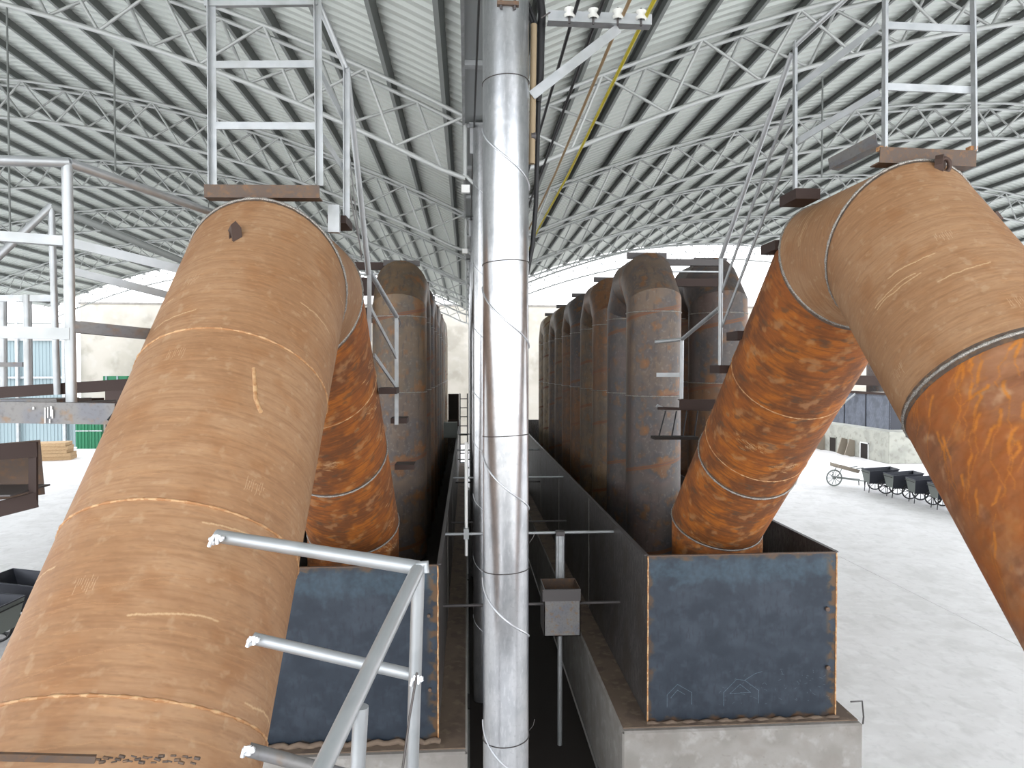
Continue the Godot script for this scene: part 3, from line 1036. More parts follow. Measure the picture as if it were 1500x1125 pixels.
# ------------------------------------------------------------------ U-shaped riser pipes in the troughs
func riser(label: String, x: float, z1: float, top: float, base: float, mi: int, group: String, r := 0.43):
	var t := thing("riser_pipe", label, "pipe", V(x, base, z1), group)
	var z2 := z1 + 1.35
	var h1 := top - r - 0.36
	var k := 0.36
	var pts := [V(x, base, z1), V(x, h1 - 1.35, z1), V(x, h1, z1), V(x, h1 + k, z1 + k), V(x, h1 + k, z2 - k), V(x, h1, z2), V(x, h1 - 1.35, z2), V(x, base, z2)]
	var ns := []
	for i in pts.size():
		if i == 0: ns.append((pts[1] - pts[0]).normalized())
		elif i == pts.size() - 1: ns.append((pts[i] - pts[i - 1]).normalized())
		else: ns.append(((pts[i + 1] - pts[i]).normalized() + (pts[i] - pts[i - 1]).normalized()).normalized())
	var legs := []
	for i in pts.size() - 1:
		var st := mb()
		s_pipe(st, pts[i], ns[i], pts[i + 1], ns[i + 1], r, i * 1.7 + mi, 36)
		var called: String = ["lower_leg", "upper_leg", "elbow", "crown", "elbow", "upper_leg", "lower_leg"][i]
		legs.append(put(called, done(st), M.riser[(mi + (1 if i > 3 else 0) + (1 if i == 0 else 0)) % 4] if mi < 4 else M.riser[4], t))
	for i in [1, 2, 5, 6]:
		var st := mb()
		var c: Vector3 = pts[i] - Vector3(0, 0.16 if i == 2 or i == 5 else 0.0, 0)
		s_ring(st, c, Vector3(r + 0.002, 0, 0), Vector3(0, 0, r + 0.002), 0.008, 90, 5, 0.4)
		put("weld_seam", done(st), M.bead, legs[{1: 0, 2: 1, 5: 5, 6: 6}[i]])
	put("crown_plate", bx(V(x - 0.30, top - 0.06, z1 + 0.42), V(x + 0.30, top + 0.03, z1 + 0.36)), M.steel, t)

func build_risers():
	var ordn := ["nearest", "second", "third", "fourth", "farthest"]
	for i in 5:
		riser("%s dark steel inverted-U riser pipe standing in the right trough" % ordn[i], 2.70, 9.75 + i * 2.70, 1.74, -3.0, [0, 2, 1, 3, 4][i], "riser pipes in the right trough", 0.39)
		riser("%s dark steel inverted-U riser pipe standing in the left trough" % ordn[i], -1.08, 11.1 + i * 2.70, 1.80, -3.0, [3, 1, 0, 2, 4][i], "riser pipes in the left trough")
	# second row outside the right trough
	for i in 2:
		riser(["dark steel riser pipe of the outer row behind the stair rails on the right", "outer row riser pipe farther back on the right, mostly hidden"][i], 4.38, 11.7 + i * 2.7, 2.0, -4.5, [1, 3][i], "outer riser pipes on the right", 0.5)
	riser("dark steel riser pipe of the outer row hidden behind the left duct", -3.0, 11.4, 1.80, -4.5, 1, "")
	# walkway bearers spanning between the rows
	var b := thing("walkway_bearer", "dark steel walkway beams joining the two right riser rows at their tops", "beam", V(3.4, 1.6, 10.4))
	put("beam", bx(V(2.9, 1.62, 10.42), V(3.95, 1.72, 10.34)), M.steel, b)
	put("beam", bx(V(3.14, 1.30, 10.42), V(3.9, 1.42, 10.34)), M.dark_brown, b)
	put("bar", bx(V(3.08, 1.52, 10.42), V(3.9, 1.54, 10.36)), M.galv, b)
	b = thing("walkway_bearer", "dark steel walkway beams left of the nearest left riser top", "beam", V(-1.9, 1.6, 11.4))
	put("beam", bx(V(-2.5, 1.68, 11.60), V(-1.35, 1.80, 11.5)), M.dark_brown, b)
	put("beam", bx(V(-2.5, 1.25, 11.60), V(-1.42, 1.55, 11.5)), M.dark_brown, b)
	put("beam", bx(V(-2.5, 0.80, 11.60), V(-1.48, 1.05, 11.5)), M.dark_brown, b)
	put("bar", bx(V(-2.5, 1.60, 11.60), V(-1.4, 1.62, 11.5)), M.galv, b)
	# clips and stubs on the nearest risers
	for q in [[624, 570, 10.66], [592, 683, 10.66]]:
		pass

# ------------------------------------------------------------------ between the troughs
func build_gap():
	var zs := [8.05, 12.3, 16.6, 20.8]
	for i in zs.size():
		for k in 2:
			var d: float = zs[i] - (0.35 * k)
			var y: float = [-1.93, -2.66][k]
			var t := rod("tie_bar", V(-0.27, y, d), V(1.75, y, d), 0.017, M.galv if k == 0 else M.steel, self, true)
			t.name = numbered("tie_bar")
			tag(t, "%s %s round tie bar crossing between the two troughs" % [["nearest", "second", "third", "farthest"][i], ["upper galvanised", "lower dark steel"][k]], "bar", "tie bars between the troughs")
	var pf := thing("light_blocking_platform", "unseen steel service platform under the camera, added to block light from the gap", "platform", V(0.6, -1.7, 0.5))  # out-of-view deck added to keep light out of the gap
	for i in 6:
		put("deck_plank", bx(V(-0.72 + i * 0.43, -1.74, 2.55), V(-0.72 + i * 0.43 + 0.42, -1.70, -3.5)), M.grey_steel, pf)
	for d in [2.4, 0.0, -3.2]:
		put("joist", bx(V(-0.7, -1.88, d + 0.05), V(1.8, -1.74, d - 0.05)), M.steel, pf)
	for q in [[-0.6, 2.4], [1.75, 2.4], [-0.6, -3.2], [1.75, -3.2]]:
		put("leg", bx(V(q[0] - 0.05, -4.5, q[1] + 0.05), V(q[0] + 0.05, -1.88, q[1] - 0.05)), M.steel, pf)
	var shade_sheet := put("gap_shade_sheet", bx(V(0.03, -4.5, 25.5), V(1.44, -4.46, 1.0)), M.char_and_shade, self)  # black sheet added to deepen the shade on the gap floor
	shade_sheet.name = numbered("gap_shade_sheet")
	tag(shade_sheet, "black sheet added on the floor of the gap between the plinths to deepen its shade", "painted_shade", "", "stuff")
	# drain post with a funnel box
	var p := thing("drain_post", "galvanised slotted post with an open steel box hung between the troughs", "post", V(1.14, -4.46, 8.0))
	for dx in [-0.035, 0.035]:
		rod("upright", V(1.10 + dx, -1.95, 8.0), V(1.10 + dx, -2.52, 8.0), 0.02, M.galv, p)
	put("web_plate", bx(V(1.075, -2.52, 8.01), V(1.125, -1.95, 7.99)), M.galv, p)
	rod("lower_pipe", V(1.10, -4.46, 8.0), V(1.10, -3.0, 8.0), 0.03, M.galv, p)
	put("cap", bx(V(1.05, -1.95, 8.05), V(1.15, -1.90, 7.95)), M.steel, p)
	var b := thing("open_steel_box", "small open rusty steel box hanging on the slotted post in the dark gap", "box", V(1.10, -3.0, 7.85))
	var x0 := 0.86; var x1 := 1.27; var z0 := 7.55; var z1 := 7.95; var yb := -2.98; var yt := -2.45
	put("front_panel", bx(V(x0, yb, z0 + 0.01), V(x1, yt, z0)), M.grey_steel, b)
	put("back_panel", bx(V(x0, yb, z1), V(x1, yt, z1 - 0.01)), M.angle, b)
	put("side_panel", bx(V(x0, yb, z1), V(x0 + 0.01, yt, z0)), M.grey_steel, b)
	put("side_panel", bx(V(x1 - 0.01, yb, z1), V(x1, yt, z0)), M.angle, b)
	put("bottom_panel", bx(V(x0, yb, z1), V(x1, yb + 0.01, z0)), M.angle, b)
	put("rim", bx(V(x0 - 0.02, yt - 0.13, z0), V(x1 + 0.0, yt, z0 - 0.012)), M.steel, b)
	# conduit on the left trough side
	var c := thing("water_pipe", "thin white vertical pipe in the gap left of the second column", "pipe", V(-0.01, -2.2, 8.1))
	rod("riser", V(-0.01, -2.2, 8.1), V(-0.01, -0.85, 8.1), 0.018, M.white, c)
	put("coupling", bx(V(-0.04, -1.99, 8.13), V(0.02, -1.87, 8.03)), M.galv, c)
	# ladder in the gap far back
	var l := thing("steel_ladder", "dark steel ladder standing far back in the gap left of the columns", "ladder", V(-0.1, -4.5, 26.3))
	for x in [-0.27, 0.02]:
		rod("stile", V(x, -4.5, 26.3), V(x, -0.9, 26.9), 0.025, M.black, l)
	for k in 9:
		rod("rung", V(-0.27, -3.9 + k * 0.35, 26.3 + 0.06 * k), V(0.02, -3.9 + k * 0.35, 26.3 + 0.06 * k), 0.018, M.black, l)
	# cabinets at the end of the left trough
	var k := thing("control_box", "dark brown steel box at the far end of the left trough", "box", V(-0.45, -2.6, 22.0))
	put("body", bx(V(-0.60, -1.79, 22.3), V(-0.26, -0.75, 22.0)), M.dark_brown, k)
	put("door", bx(V(-0.57, -1.56, 22.0), V(-0.31, -0.79, 21.98)), M.char_and_shade, k)
	put("hinge", bx(V(-0.59, -1.3, 21.99), V(-0.57, -1.1, 21.97)), M.steel, k)
	k = thing("control_box", "small light grey steel box on the left trough rim far back", "box", V(-0.4, -1.9, 18.2))
	put("body", bx(V(-0.62, -1.79, 18.5), V(-0.26, -1.38, 18.2)), M.tub_end, k)
	put("door", bx(V(-0.60, -1.77, 18.2), V(-0.28, -1.40, 18.19)), M.tub_end, k)

# ------------------------------------------------------------------ walkway left of the left duct
func build_left_walkway():
	var w := thing("walkway_platform", "steel channel platform with galvanised posts joined to the left duct", "walkway", P(60, 600, 3.35))
	var r := 0.0235
	rod("post", P(98, 240, 3.35), P(105, 598, 3.35), r, M.galv, w, true)
	rod("top_rail", P(-60, 233, 3.1), P(100, 238, 3.35), r, M.galv, w, true)
	rod("top_rail", P(100, 238, 3.35), P(312, 312, 4.35), r, M.galv, w, true)
	put("mid_rail", prof(P(-60, 348, 3.2), P(100, 360, 3.35), ell(0.045, 0.045, 0.005)), M.galv, w)
	put("mid_rail", prof(P(-60, 485, 3.2), P(102, 489, 3.33), rect(0.02, 0.055)), M.galv, w)
	put("mid_rail", prof(P(102, 486, 3.33), P(222, 497, 3.62), ell(0.055, 0.055, 0.006)), M.grey_steel, w)
	rod("post", P(75, 300, 4.7), P(84, 578, 4.7), 0.021, M.galv, w, true)
	rod("top_rail", P(75, 302, 4.7), P(285, 390, 5.1), 0.024, M.purlin, w, true)
	rod("top_rail", P(75, 302, 4.7), P(-30, 402, 4.5), 0.024, M.galv, w, true)
	put("mid_rail", prof(P(90, 352, 4.7), P(270, 396, 5.0), rect(0.012, 0.06)), M.galv, w)
	put("mid_rail", prof(P(90, 398, 4.75), P(250, 438, 5.1), ell(0.04, 0.05, 0.005)), M.galv, w)
	rod("post", P(40, 432, 5.6), P(42, 572, 5.6), 0.03, M.galv, w, true)
	rod("post", P(5, 440, 6.5), P(6, 576, 6.5), 0.028, M.galv, w, true)
	put("mid_rail", prof(P(-20, 534, 6.0), P(34, 534, 6.0), rect(0.02, 0.04)), M.grey_steel, w)
	put("eave_beam", prof(P(-40, 437, 5.6), P(78, 437, 5.6), rect(0.03, 0.05)), M.galv, w)
	put("front_channel", prof(P(-60, 603, 3.3), P(172, 606, 3.3), chan(0.05, 0.098, 0.006)), M.grey_steel, w)
	put("back_channel", prof(P(-30, 577, 4.75), P(190, 563, 4.75), chan(0.05, 0.075, 0.006)), M.dark_brown, w)
	for k in 3:
		var d := 3.6 + k * 0.36
		put("deck_angle", prof(P(-40, 588, d), P(100 + k * 20, 586, d), rect(0.20, 0.02)), M.grey_steel if k < 2 else M.dark_brown, w)
	put("deck_plate", prof(P(118, 592, 3.62), P(178, 588, 4.4), rect(0.34, 0.02)), M.dark_brown, w)
	# runs of white paint on the channel
	var st := mb()
	var fr := 3.268
	for q in [[66, 597, 620, 1.6], [70, 596, 612, 1.2], [75, 595, 610, 2.4], [77, 600, 613, 1.8], [73, 614, 620, 1.6], [49, 596, 600, 2.0]]:
		var a := P(q[0], q[1], fr); var b := P(q[0], q[2], fr)
		s_path(st, [a, b], q[3] * 0.0033 * 0.55, 6)
	put("paint_run", done(st), M.white, w, "white paint run")
	put("weld_bead", path([P(178, 590, 3.24), P(172, 603, 3.22), P(160, 617, 3.2)], 0.012, 6), M.black, w)
	# brown steel chute end at the left edge
	var c := thing("steel_chute", "brown steel box chute with an open end at the left edge", "chute", P(20, 750, 4.2))
	var d0 := 4.2
	var o := P(54, 647, d0)
	var u := P(54, 743, d0)
	var l0 := o + Vector3(-0.7, -0.02, 0.25)
	var h := o.y - u.y
	put("top_plate", prof(o + Vector3(0, -0.045, 0), o + Vector3(-0.75, -0.07, 0.35), rect(0.02, 0.09)), M.dark_brown, c)
	put("bottom_plate", prof(u + Vector3(0, 0.045, 0), u + Vector3(-0.75, -0.13, 0.35), rect(0.02, 0.09)), M.dark_brown, c)
	put("side_post", prof(o + Vector3(-0.02, 0, 0), u + Vector3(-0.02, 0, 0), rect(0.02, 0.045)), M.dark_brown, c)
	put("side_post", prof(o + Vector3(-0.75, -0.04, 0.35), u + Vector3(-0.75, -0.04, 0.35), rect(0.02, 0.05)), M.dark_brown, c)
	put("back_panel", prof(o + Vector3(-0.16, -h * 0.5, -0.32), o + Vector3(-0.9, -h * 0.5 - 0.05, 0.02), rect(0.01, h * 0.9)), M.angle, c)
	put("floor_panel", prof(u + Vector3(-0.4, 0.10, 0.17), u + Vector3(-0.4, 0.10, -0.2), rect(0.72, 0.01)), M.steel, c)

# ------------------------------------------------------------------ handrails
func build_rails():
	var r := 0.0235
	# handrail in front, welded to the left duct
	var h := thing("handrail", "galvanised tube handrail welded to the tan duct in the foreground", "handrail", P(600, 1120, 2.2))
	var cr := P(613, 832, 2.22)
	rod("top_rail", P(318, 785, 2.48), cr, r, M.galv, h, true)
	rod("sloping_rail", cr, P(455, 1160, 1.5), 0.0225, M.galv, h, true)
	rod("post", cr, P(602, 1180, 2.22), 0.021, M.galv, h, true)
	rod("mid_rail", P(371, 935, 2.26), P(610, 990, 2.24), 0.0195, M.galv, h, true)
	rod("low_rail", P(364, 1098, 2.02), P(520, 1140, 2.05), 0.02, M.grey_steel, h, true)
	rod("post", P(529, 1035, 1.72), P(520, 1190, 1.72), 0.019, M.galv, h, true)
	put("brace_wire", path([P(611, 985, 2.2), P(600, 1050, 2.15), P(588, 1140, 2.1)], 0.004, 5), M.wire, h)
	for q in [[317, 788, 2.43, 0.030], [371, 937, 2.22, 0.022], [364, 1098, 1.99, 0.02], [611, 994, 2.2, 0.022]]:
		var st := mb()
		var c := P(q[0], q[1], q[2])
		for j in 9:
			var a := j * 0.7
			var e := c + Vector3(cos(a) * q[3] * 0.9, -absf(sin(a * 1.7)) * q[3] * (1.0 if j % 2 == 0 else 0.4), sin(a) * 0.006)
			s_path(st, [c + Vector3(cos(a) * 0.012, sin(a) * 0.012, 0), e], 0.007, 5)
		put("weld_splash", done(st), M.silver, h, "silver-painted weld")
	put("corner_weld", path([cr + Vector3(-0.01, 0.012, 0.01), cr + Vector3(0.022, 0.012, 0.0), cr + Vector3(0.024, -0.015, 0.01)], 0.012, 7), M.galv, h)

	# guard frame on the crown of the left duct
	var a := thing("guard_frame", "galvanised guard frame standing on top of the left duct", "guardrail", P(385, 270, 4.42))
	for x in [[306, 308], [461, 464]]:
		put("post", prof(P(x[0], -8, 4.42), P(x[1], 272, 4.42), ell(0.042, 0.042, 0.005), Vector3(0, 0, 1)), M.galv, a)
	put("top_rail", prof(P(300, 6, 4.42), P(466, 4, 4.42), rect(0.03, 0.035)), M.galv, a)
	put("mid_rail", prof(P(306, 95, 4.42), P(464, 94, 4.42), rect(0.012, 0.045)), M.galv, a)
	put("mid_rail", prof(P(306, 184, 4.42), P(464, 185, 4.42), rect(0.012, 0.045)), M.galv, a)
	# stair rail going down behind it
	var s := thing("stair_rail", "galvanised stair rail descending the far leg of the left duct", "handrail", P(505, 325, 4.6))
	put("post", prof(P(504, 98, 4.6), P(504, 320, 4.6), ell(0.038, 0.038, 0.005), Vector3(0, 0, 1)), M.galv, s)
	rod("top_rail", P(464, -2, 4.45), P(507, 100, 4.6), 0.021, M.galv, s, true)
	rod("top_rail", P(508, 100, 4.6), P(540, 402, 5.3), 0.021, M.galv, s, true)
	put("mid_rail", prof(P(466, 100, 4.45), P(505, 178, 4.6), rect(0.01, 0.035)), M.galv, s)
	put("mid_rail", prof(P(466, 190, 4.45), P(506, 252, 4.6), rect(0.01, 0.035)), M.galv, s)
	put("mid_rail", prof(P(506, 180, 4.6), P(530, 380, 5.3), rect(0.008, 0.014)), M.galv, s)
	put("mid_rail", prof(P(506, 250, 4.6), P(530, 372, 5.25), rect(0.008, 0.014)), M.galv, s)
	put("post", prof(P(541, 398, 5.3), P(541, 500, 5.3), rect(0.03, 0.03)), M.galv, s)
	rod("top_rail", P(543, 400, 5.3), P(581, 464, 6.0), 0.02, M.galv, s, true)
	put("mid_rail", prof(P(543, 452, 5.3), P(581, 524, 6.0), rect(0.012, 0.035)), M.galv, s)
	put("mid_rail", prof(P(548, 520, 5.4), P(580, 566, 6.0), rect(0.012, 0.035)), M.galv, s)
	put("post", prof(P(581, 464, 6.0), P(581, 622, 6.0), rect(0.032, 0.032)), M.galv, s)
	put("hook", path([P(584, 466, 5.98), P(587, 474, 5.98), P(585, 479, 5.98)], 0.007, 6), M.steel, s)

	# guard frame on the crown of the right duct
	a = thing("guard_frame", "galvanised guard frame standing on top of the right duct", "guardrail", P(1360, 235, 4.15))
	for x in [[1292, 1291], [1420, 1423]]:
		put("post", prof(P(x[0], -30, 4.15), P(x[1], 222, 4.15), ell(0.04, 0.04, 0.005), Vector3(0, 0, 1)), M.galv, a)
		put("rust_stain", bx(P(x[1] + 0, 220, 4.15) + Vector3(-0.022, -0.006, -0.022), P(x[1] + 0, 220, 4.15) + Vector3(0.024, 0.02, 0.022)), M.pale_bead, a)
	put("mid_rail", prof(P(1296, 37, 4.15), P(1422, 43, 4.15), rect(0.012, 0.045)), M.galv, a)
	put("mid_rail", prof(P(1296, 127, 4.15), P(1422, 132, 4.15), rect(0.012, 0.045)), M.galv, a)
	# stair rail on the right duct
	s = thing("stair_rail", "galvanised stair rail descending the far leg of the right duct", "handrail", P(1160, 290, 4.7))
	put("post", prof(P(1161, 62, 4.7), P(1161, 285, 4.7), ell(0.034, 0.034, 0.005), Vector3(0, 0, 1)), M.galv, s)
	put("mid_rail", prof(P(1288, 37, 4.3), P(1166, 130, 4.7), rect(0.01, 0.045)), M.galv, s)
	put("mid_rail", prof(P(1288, 135, 4.3), P(1166, 208, 4.7), rect(0.01, 0.045)), M.galv, s)
	rod("top_rail", P(1242, -5, 4.4), P(1163, 68, 4.7), 0.018, M.galv, s, true)
	rod("top_rail", P(1160, 78, 4.7), P(1056, 378, 5.9), 0.019, M.galv, s, true)
	put("mid_rail", prof(P(1158, 145, 4.7), P(1057, 428, 5.9), rect(0.01, 0.032)), M.galv, s)
	put("mid_rail", prof(P(1158, 215, 4.7), P(1058, 478, 5.9), rect(0.01, 0.032)), M.galv, s)
	rod("post", P(1056, 376, 5.9), P(1055, 538, 5.9), 0.019, M.galv, s, true)
	rod("top_rail", P(1053, 452, 5.9), P(999, 497, 7.1), 0.02, M.galv, s, true)
	rod("top_rail", P(999, 497, 7.1), P(960, 501, 7.3), 0.02, M.galv, s, true)
	rod("post", P(999, 497, 7.1), P(998, 584, 7.1), 0.02, M.galv, s, true)
	put("mid_rail", prof(P(962, 549, 7.3), P(996, 549, 7.1), rect(0.012, 0.045)), M.galv, s)
	var l := thing("stair_landing", "brown steel stair landing with hanging rods before the right riser pipe", "landing", P(1000, 600, 7.2))
	put("landing_channel", prof(P(994, 592, 7.1), P(1046, 592, 7.1), chan(0.06, 0.10, 0.008)), M.dark_brown, l)
	put("landing_angle", prof(P(964, 598, 7.25), P(1040, 600, 7.25), rect(0.05, 0.03)), M.dark_brown, l)
	put("end_stub", prof(P(962, 594, 7.3), P(974, 600, 7.3), rect(0.03, 0.035)), M.galv, l)
	for q in [[975, 965], [991, 984], [1006, 1000], [1022, 1017]]:
		rod("hanging_bar", P(q[0], 602, 7.25), P(q[1], 640, 7.3), 0.008, M.black, l)
	put("lower_tread", prof(P(956, 641, 7.3), P(1020, 641, 7.3), rect(0.16, 0.03)), M.char_and_shade, l)

# ------------------------------------------------------------------ insulator bracket, cables
func build_power():
	var d := COL0
	var b := thing("insulator_bracket", "flat steel cross arm with diagonal brace on the nearest column", "bracket", P(790, 100, d))
	put("cross_arm", prof(P(803, 30, d), P(955, 36, d), ell(0.06, 0.055, 0.006), Vector3.UP), M.galv, b)
	put("brace", prof(P(779, 140, d + 0.03), P(906, 42, d + 0.03), rect(0.008, 0.05)), M.galv, b)
	rod("clamp_wire", P(793, 26, d), P(806, 18, d), 0.004, M.wire, b)
	var ins := [834, 869, 905, 939]
	var cols := [M.black, M.black, M.tan_cable, M.yellow]
	var nm := ["first", "second", "third", "outermost"]
	var cn := ["black", "black", "brown", "yellow-green"]
	for i in 4:
		var c := P(ins[i], 26 + i * 1.2, d)
		var t := thing("spool_insulator", "white porcelain spool insulator, %s from the column on the cross arm" % nm[i], "insulator", c, "spool insulators on the cross arm")
		var prfl := [[0.018, 0.0], [0.026, 0.004], [0.026, 0.016], [0.016, 0.022], [0.016, 0.03], [0.024, 0.036], [0.024, 0.046], [0.014, 0.052], [0.0, 0.053]]
		var st := mb()
		for k in prfl.size() - 1:
			for j in 20:
				var a0 := TAU * j / 20; var a1 := TAU * (j + 1) / 20
				var p := func(q, a): return c + Vector3(cos(a) * q[0] * 1.15, q[1], sin(a) * q[0] * 1.15)
				var n := Vector3(cos((a0 + a1) / 2), 0.4 if k > 5 else 0.0, sin((a0 + a1) / 2)).normalized()
				quad(st, p.call(prfl[k], a0), p.call(prfl[k], a1), p.call(prfl[k + 1], a1), p.call(prfl[k + 1], a0), n)
		put("spool", done(st), M.porcelain, t)
		rod("bolt", c + Vector3(0, -0.03, 0), c + Vector3(0, 0.062, 0), 0.006, M.steel, t)
		var pts := []
		for k in 12:
			var dd := 1.2 + k * 2.6
			var sag := -0.05 * sin(PI * fmod(absf(dd - COL0), BAY) / BAY)
			pts.append(Vector3(c.x + 0.025, c.y + 0.028 + sag, -dd))
		var o := put("power_cable", path(pts, 0.010 if i != 3 else 0.011, 7), cols[i], self)
		o.name = numbered("power_cable")
		tag(o, "%s overhead cable over the %s insulator of the cross arm" % [cn[i], nm[i]], "cable", "overhead cables along the columns")
	# conduit and black cables down the right side of the column
	var c := thing("conduit", "tan plastic conduit strapped to the right side of the nearest column", "conduit", P(782, 200, d))
	rod("tube", P(782, 36, d + 0.05), P(779, 240, d + 0.05), 0.017, M.conduit, c, true)
	rod("clip", P(778, 200, d + 0.05), P(785, 200, d + 0.05), 0.022, M.steel, c)
	var cb := [[[760, -10], [770, 12], [780, 34]], [[790, -10], [794, 20], [792, 60], [791, 110], [787, 150]], [[764, -10], [775, 10], [783, 30], [791, 60], [789, 140], [785, 300], [780, 360], [768, 420], [764, 470]]]
	for i in 3:
		var pts := []
		for q in cb[i]: pts.append(P(q[0], q[1], d + 0.10))
		var o := put("black_cable", path(pts, [0.012, 0.022, 0.013][i], 8), M.black, self)
		o.name = numbered("black_cable")
		tag(o, ["short black cable bending over the column top", "thick black cable bundle hanging beside the bracket end", "long black cable running down behind the nearest column"][i], "cable")
	# gas pipe / flange at the column's upper end
	var f := thing("flange_joint", "bolted brown flange plate at the top of the nearest column", "flange", P(745, 5, d))
	var st := mb()
	s_box(st, P(744, 6, d - 0.12), Vector3(0.11, 0.02, 0.03))
	put("plate", done(st), M.angle, f)
	for dx in [-0.035, 0.035]:
		rod("bolt", P(744, 6, d - 0.125) + Vector3(dx, -0.025, 0), P(744, 6, d - 0.125) + Vector3(dx, 0.02, 0), 0.007, M.steel, f)
	# small floodlights clipped under the gutter, unlit
	for q in [[682, 277, 9.0, "nearer"], [681, 368, 14.6, "farther"]]:
		var p := P(q[0], q[1], q[2])
		var l := thing("unlit_floodlight", "small unlit white square floodlight under the gutter, the %s of two" % q[3], "box", p, "white floodlights under the gutter")
		put("body", bx(p - Vector3(0.055, 0.05, 0.03), p + Vector3(0.055, 0.05, 0.03)), M.white, l)
		put("lid", bx(p + Vector3(-0.05, -0.045, 0.03), p + Vector3(0.05, 0.045, 0.038)), M.white, l)

# ------------------------------------------------------------------ carts and kiln on the right
func wheel(t: Node3D, c: Vector3, r: float, m: Material, spokes := 8):
	var st := mb()
	s_ring(st, c, Vector3(r, 0, 0), Vector3(0, r, 0), 0.028, 28, 6)
	var w := put("wheel", done(st), m, t)
	rod("hub", c - Vector3(0, 0, 0.06), c + Vector3(0, 0, 0.06), 0.045, m, w)
	for k in spokes:
		var a := TAU * k / spokes
		rod("spoke", c, c + Vector3(cos(a), sin(a), 0) * r, 0.011, m, w)

func make_cart() -> Node3D:
	var t := thing("tip_cart", "", "cart")
	var y0 := 0.42; var y1 := 0.98
	# tub: a trough tapering to its bottom, open on top
	var tl := [Vector3(-0.55, y1 - 0.04, 0.42), Vector3(0.62, y1 + 0.06, 0.42), Vector3(0.62, y1 + 0.06, -0.42), Vector3(-0.55, y1 - 0.04, -0.42)]
	var bl := [Vector3(-0.5, y0, 0.26), Vector3(0.30, y0, 0.26), Vector3(0.30, y0, -0.26), Vector3(-0.5, y0, -0.26)]
	var st := mb()
	for k in [0, 1, 2]:
		var j: int = (k + 1) % 4
		var n: Vector3 = (tl[j] - bl[k]).cross(tl[k] - bl[k]).normalized()
		quad(st, bl[k], bl[j], tl[j], tl[k], n)
		var off := -n * 0.012
		quad(st, bl[k] + off, bl[j] + off, tl[j] + off, tl[k] + off, -n)
	quad(st, bl[0], bl[1], bl[2], bl[3], Vector3.DOWN)
	put("tub", done(st), M.tub, t)
	st = mb()
	quad(st, bl[3], bl[0], tl[0], tl[3], Vector3(-1, 0, 0))
	quad(st, bl[3] + Vector3(0.012, 0, 0), bl[0] + Vector3(0.012, 0, 0), tl[0] + Vector3(0.012, 0, 0), tl[3] + Vector3(0.012, 0, 0), Vector3(1, 0, 0))
	put("end_plate", done(st), M.tub_end, t, "lighter grey end plate")
	st = mb()
	for k in 4:
		s_path(st, [tl[k], tl[(k + 1) % 4]], 0.014, 6)
	put("rim", done(st), M.tub, t)
	for z in [0.50, -0.50]:
		wheel(t, Vector3(0.05, 0.33, z), 0.30, M.black)
	rod("axle", Vector3(0.05, 0.33, -0.5), Vector3(0.05, 0.33, 0.5), 0.02, M.black, t)
	for z in [0.22, -0.22]:
		rod("leg", Vector3(-0.46, 0.44, z), Vector3(-0.5, 0.0, z), 0.016, M.black, t)
		rod("shaft", Vector3(-0.5, 0.40, z), Vector3(0.4, 0.40, z), 0.018, M.black, t)
	rod("handle", Vector3(-0.58, 0.86, -0.36), Vector3(-0.58, 0.86, 0.36), 0.014, M.black, t)
	return t

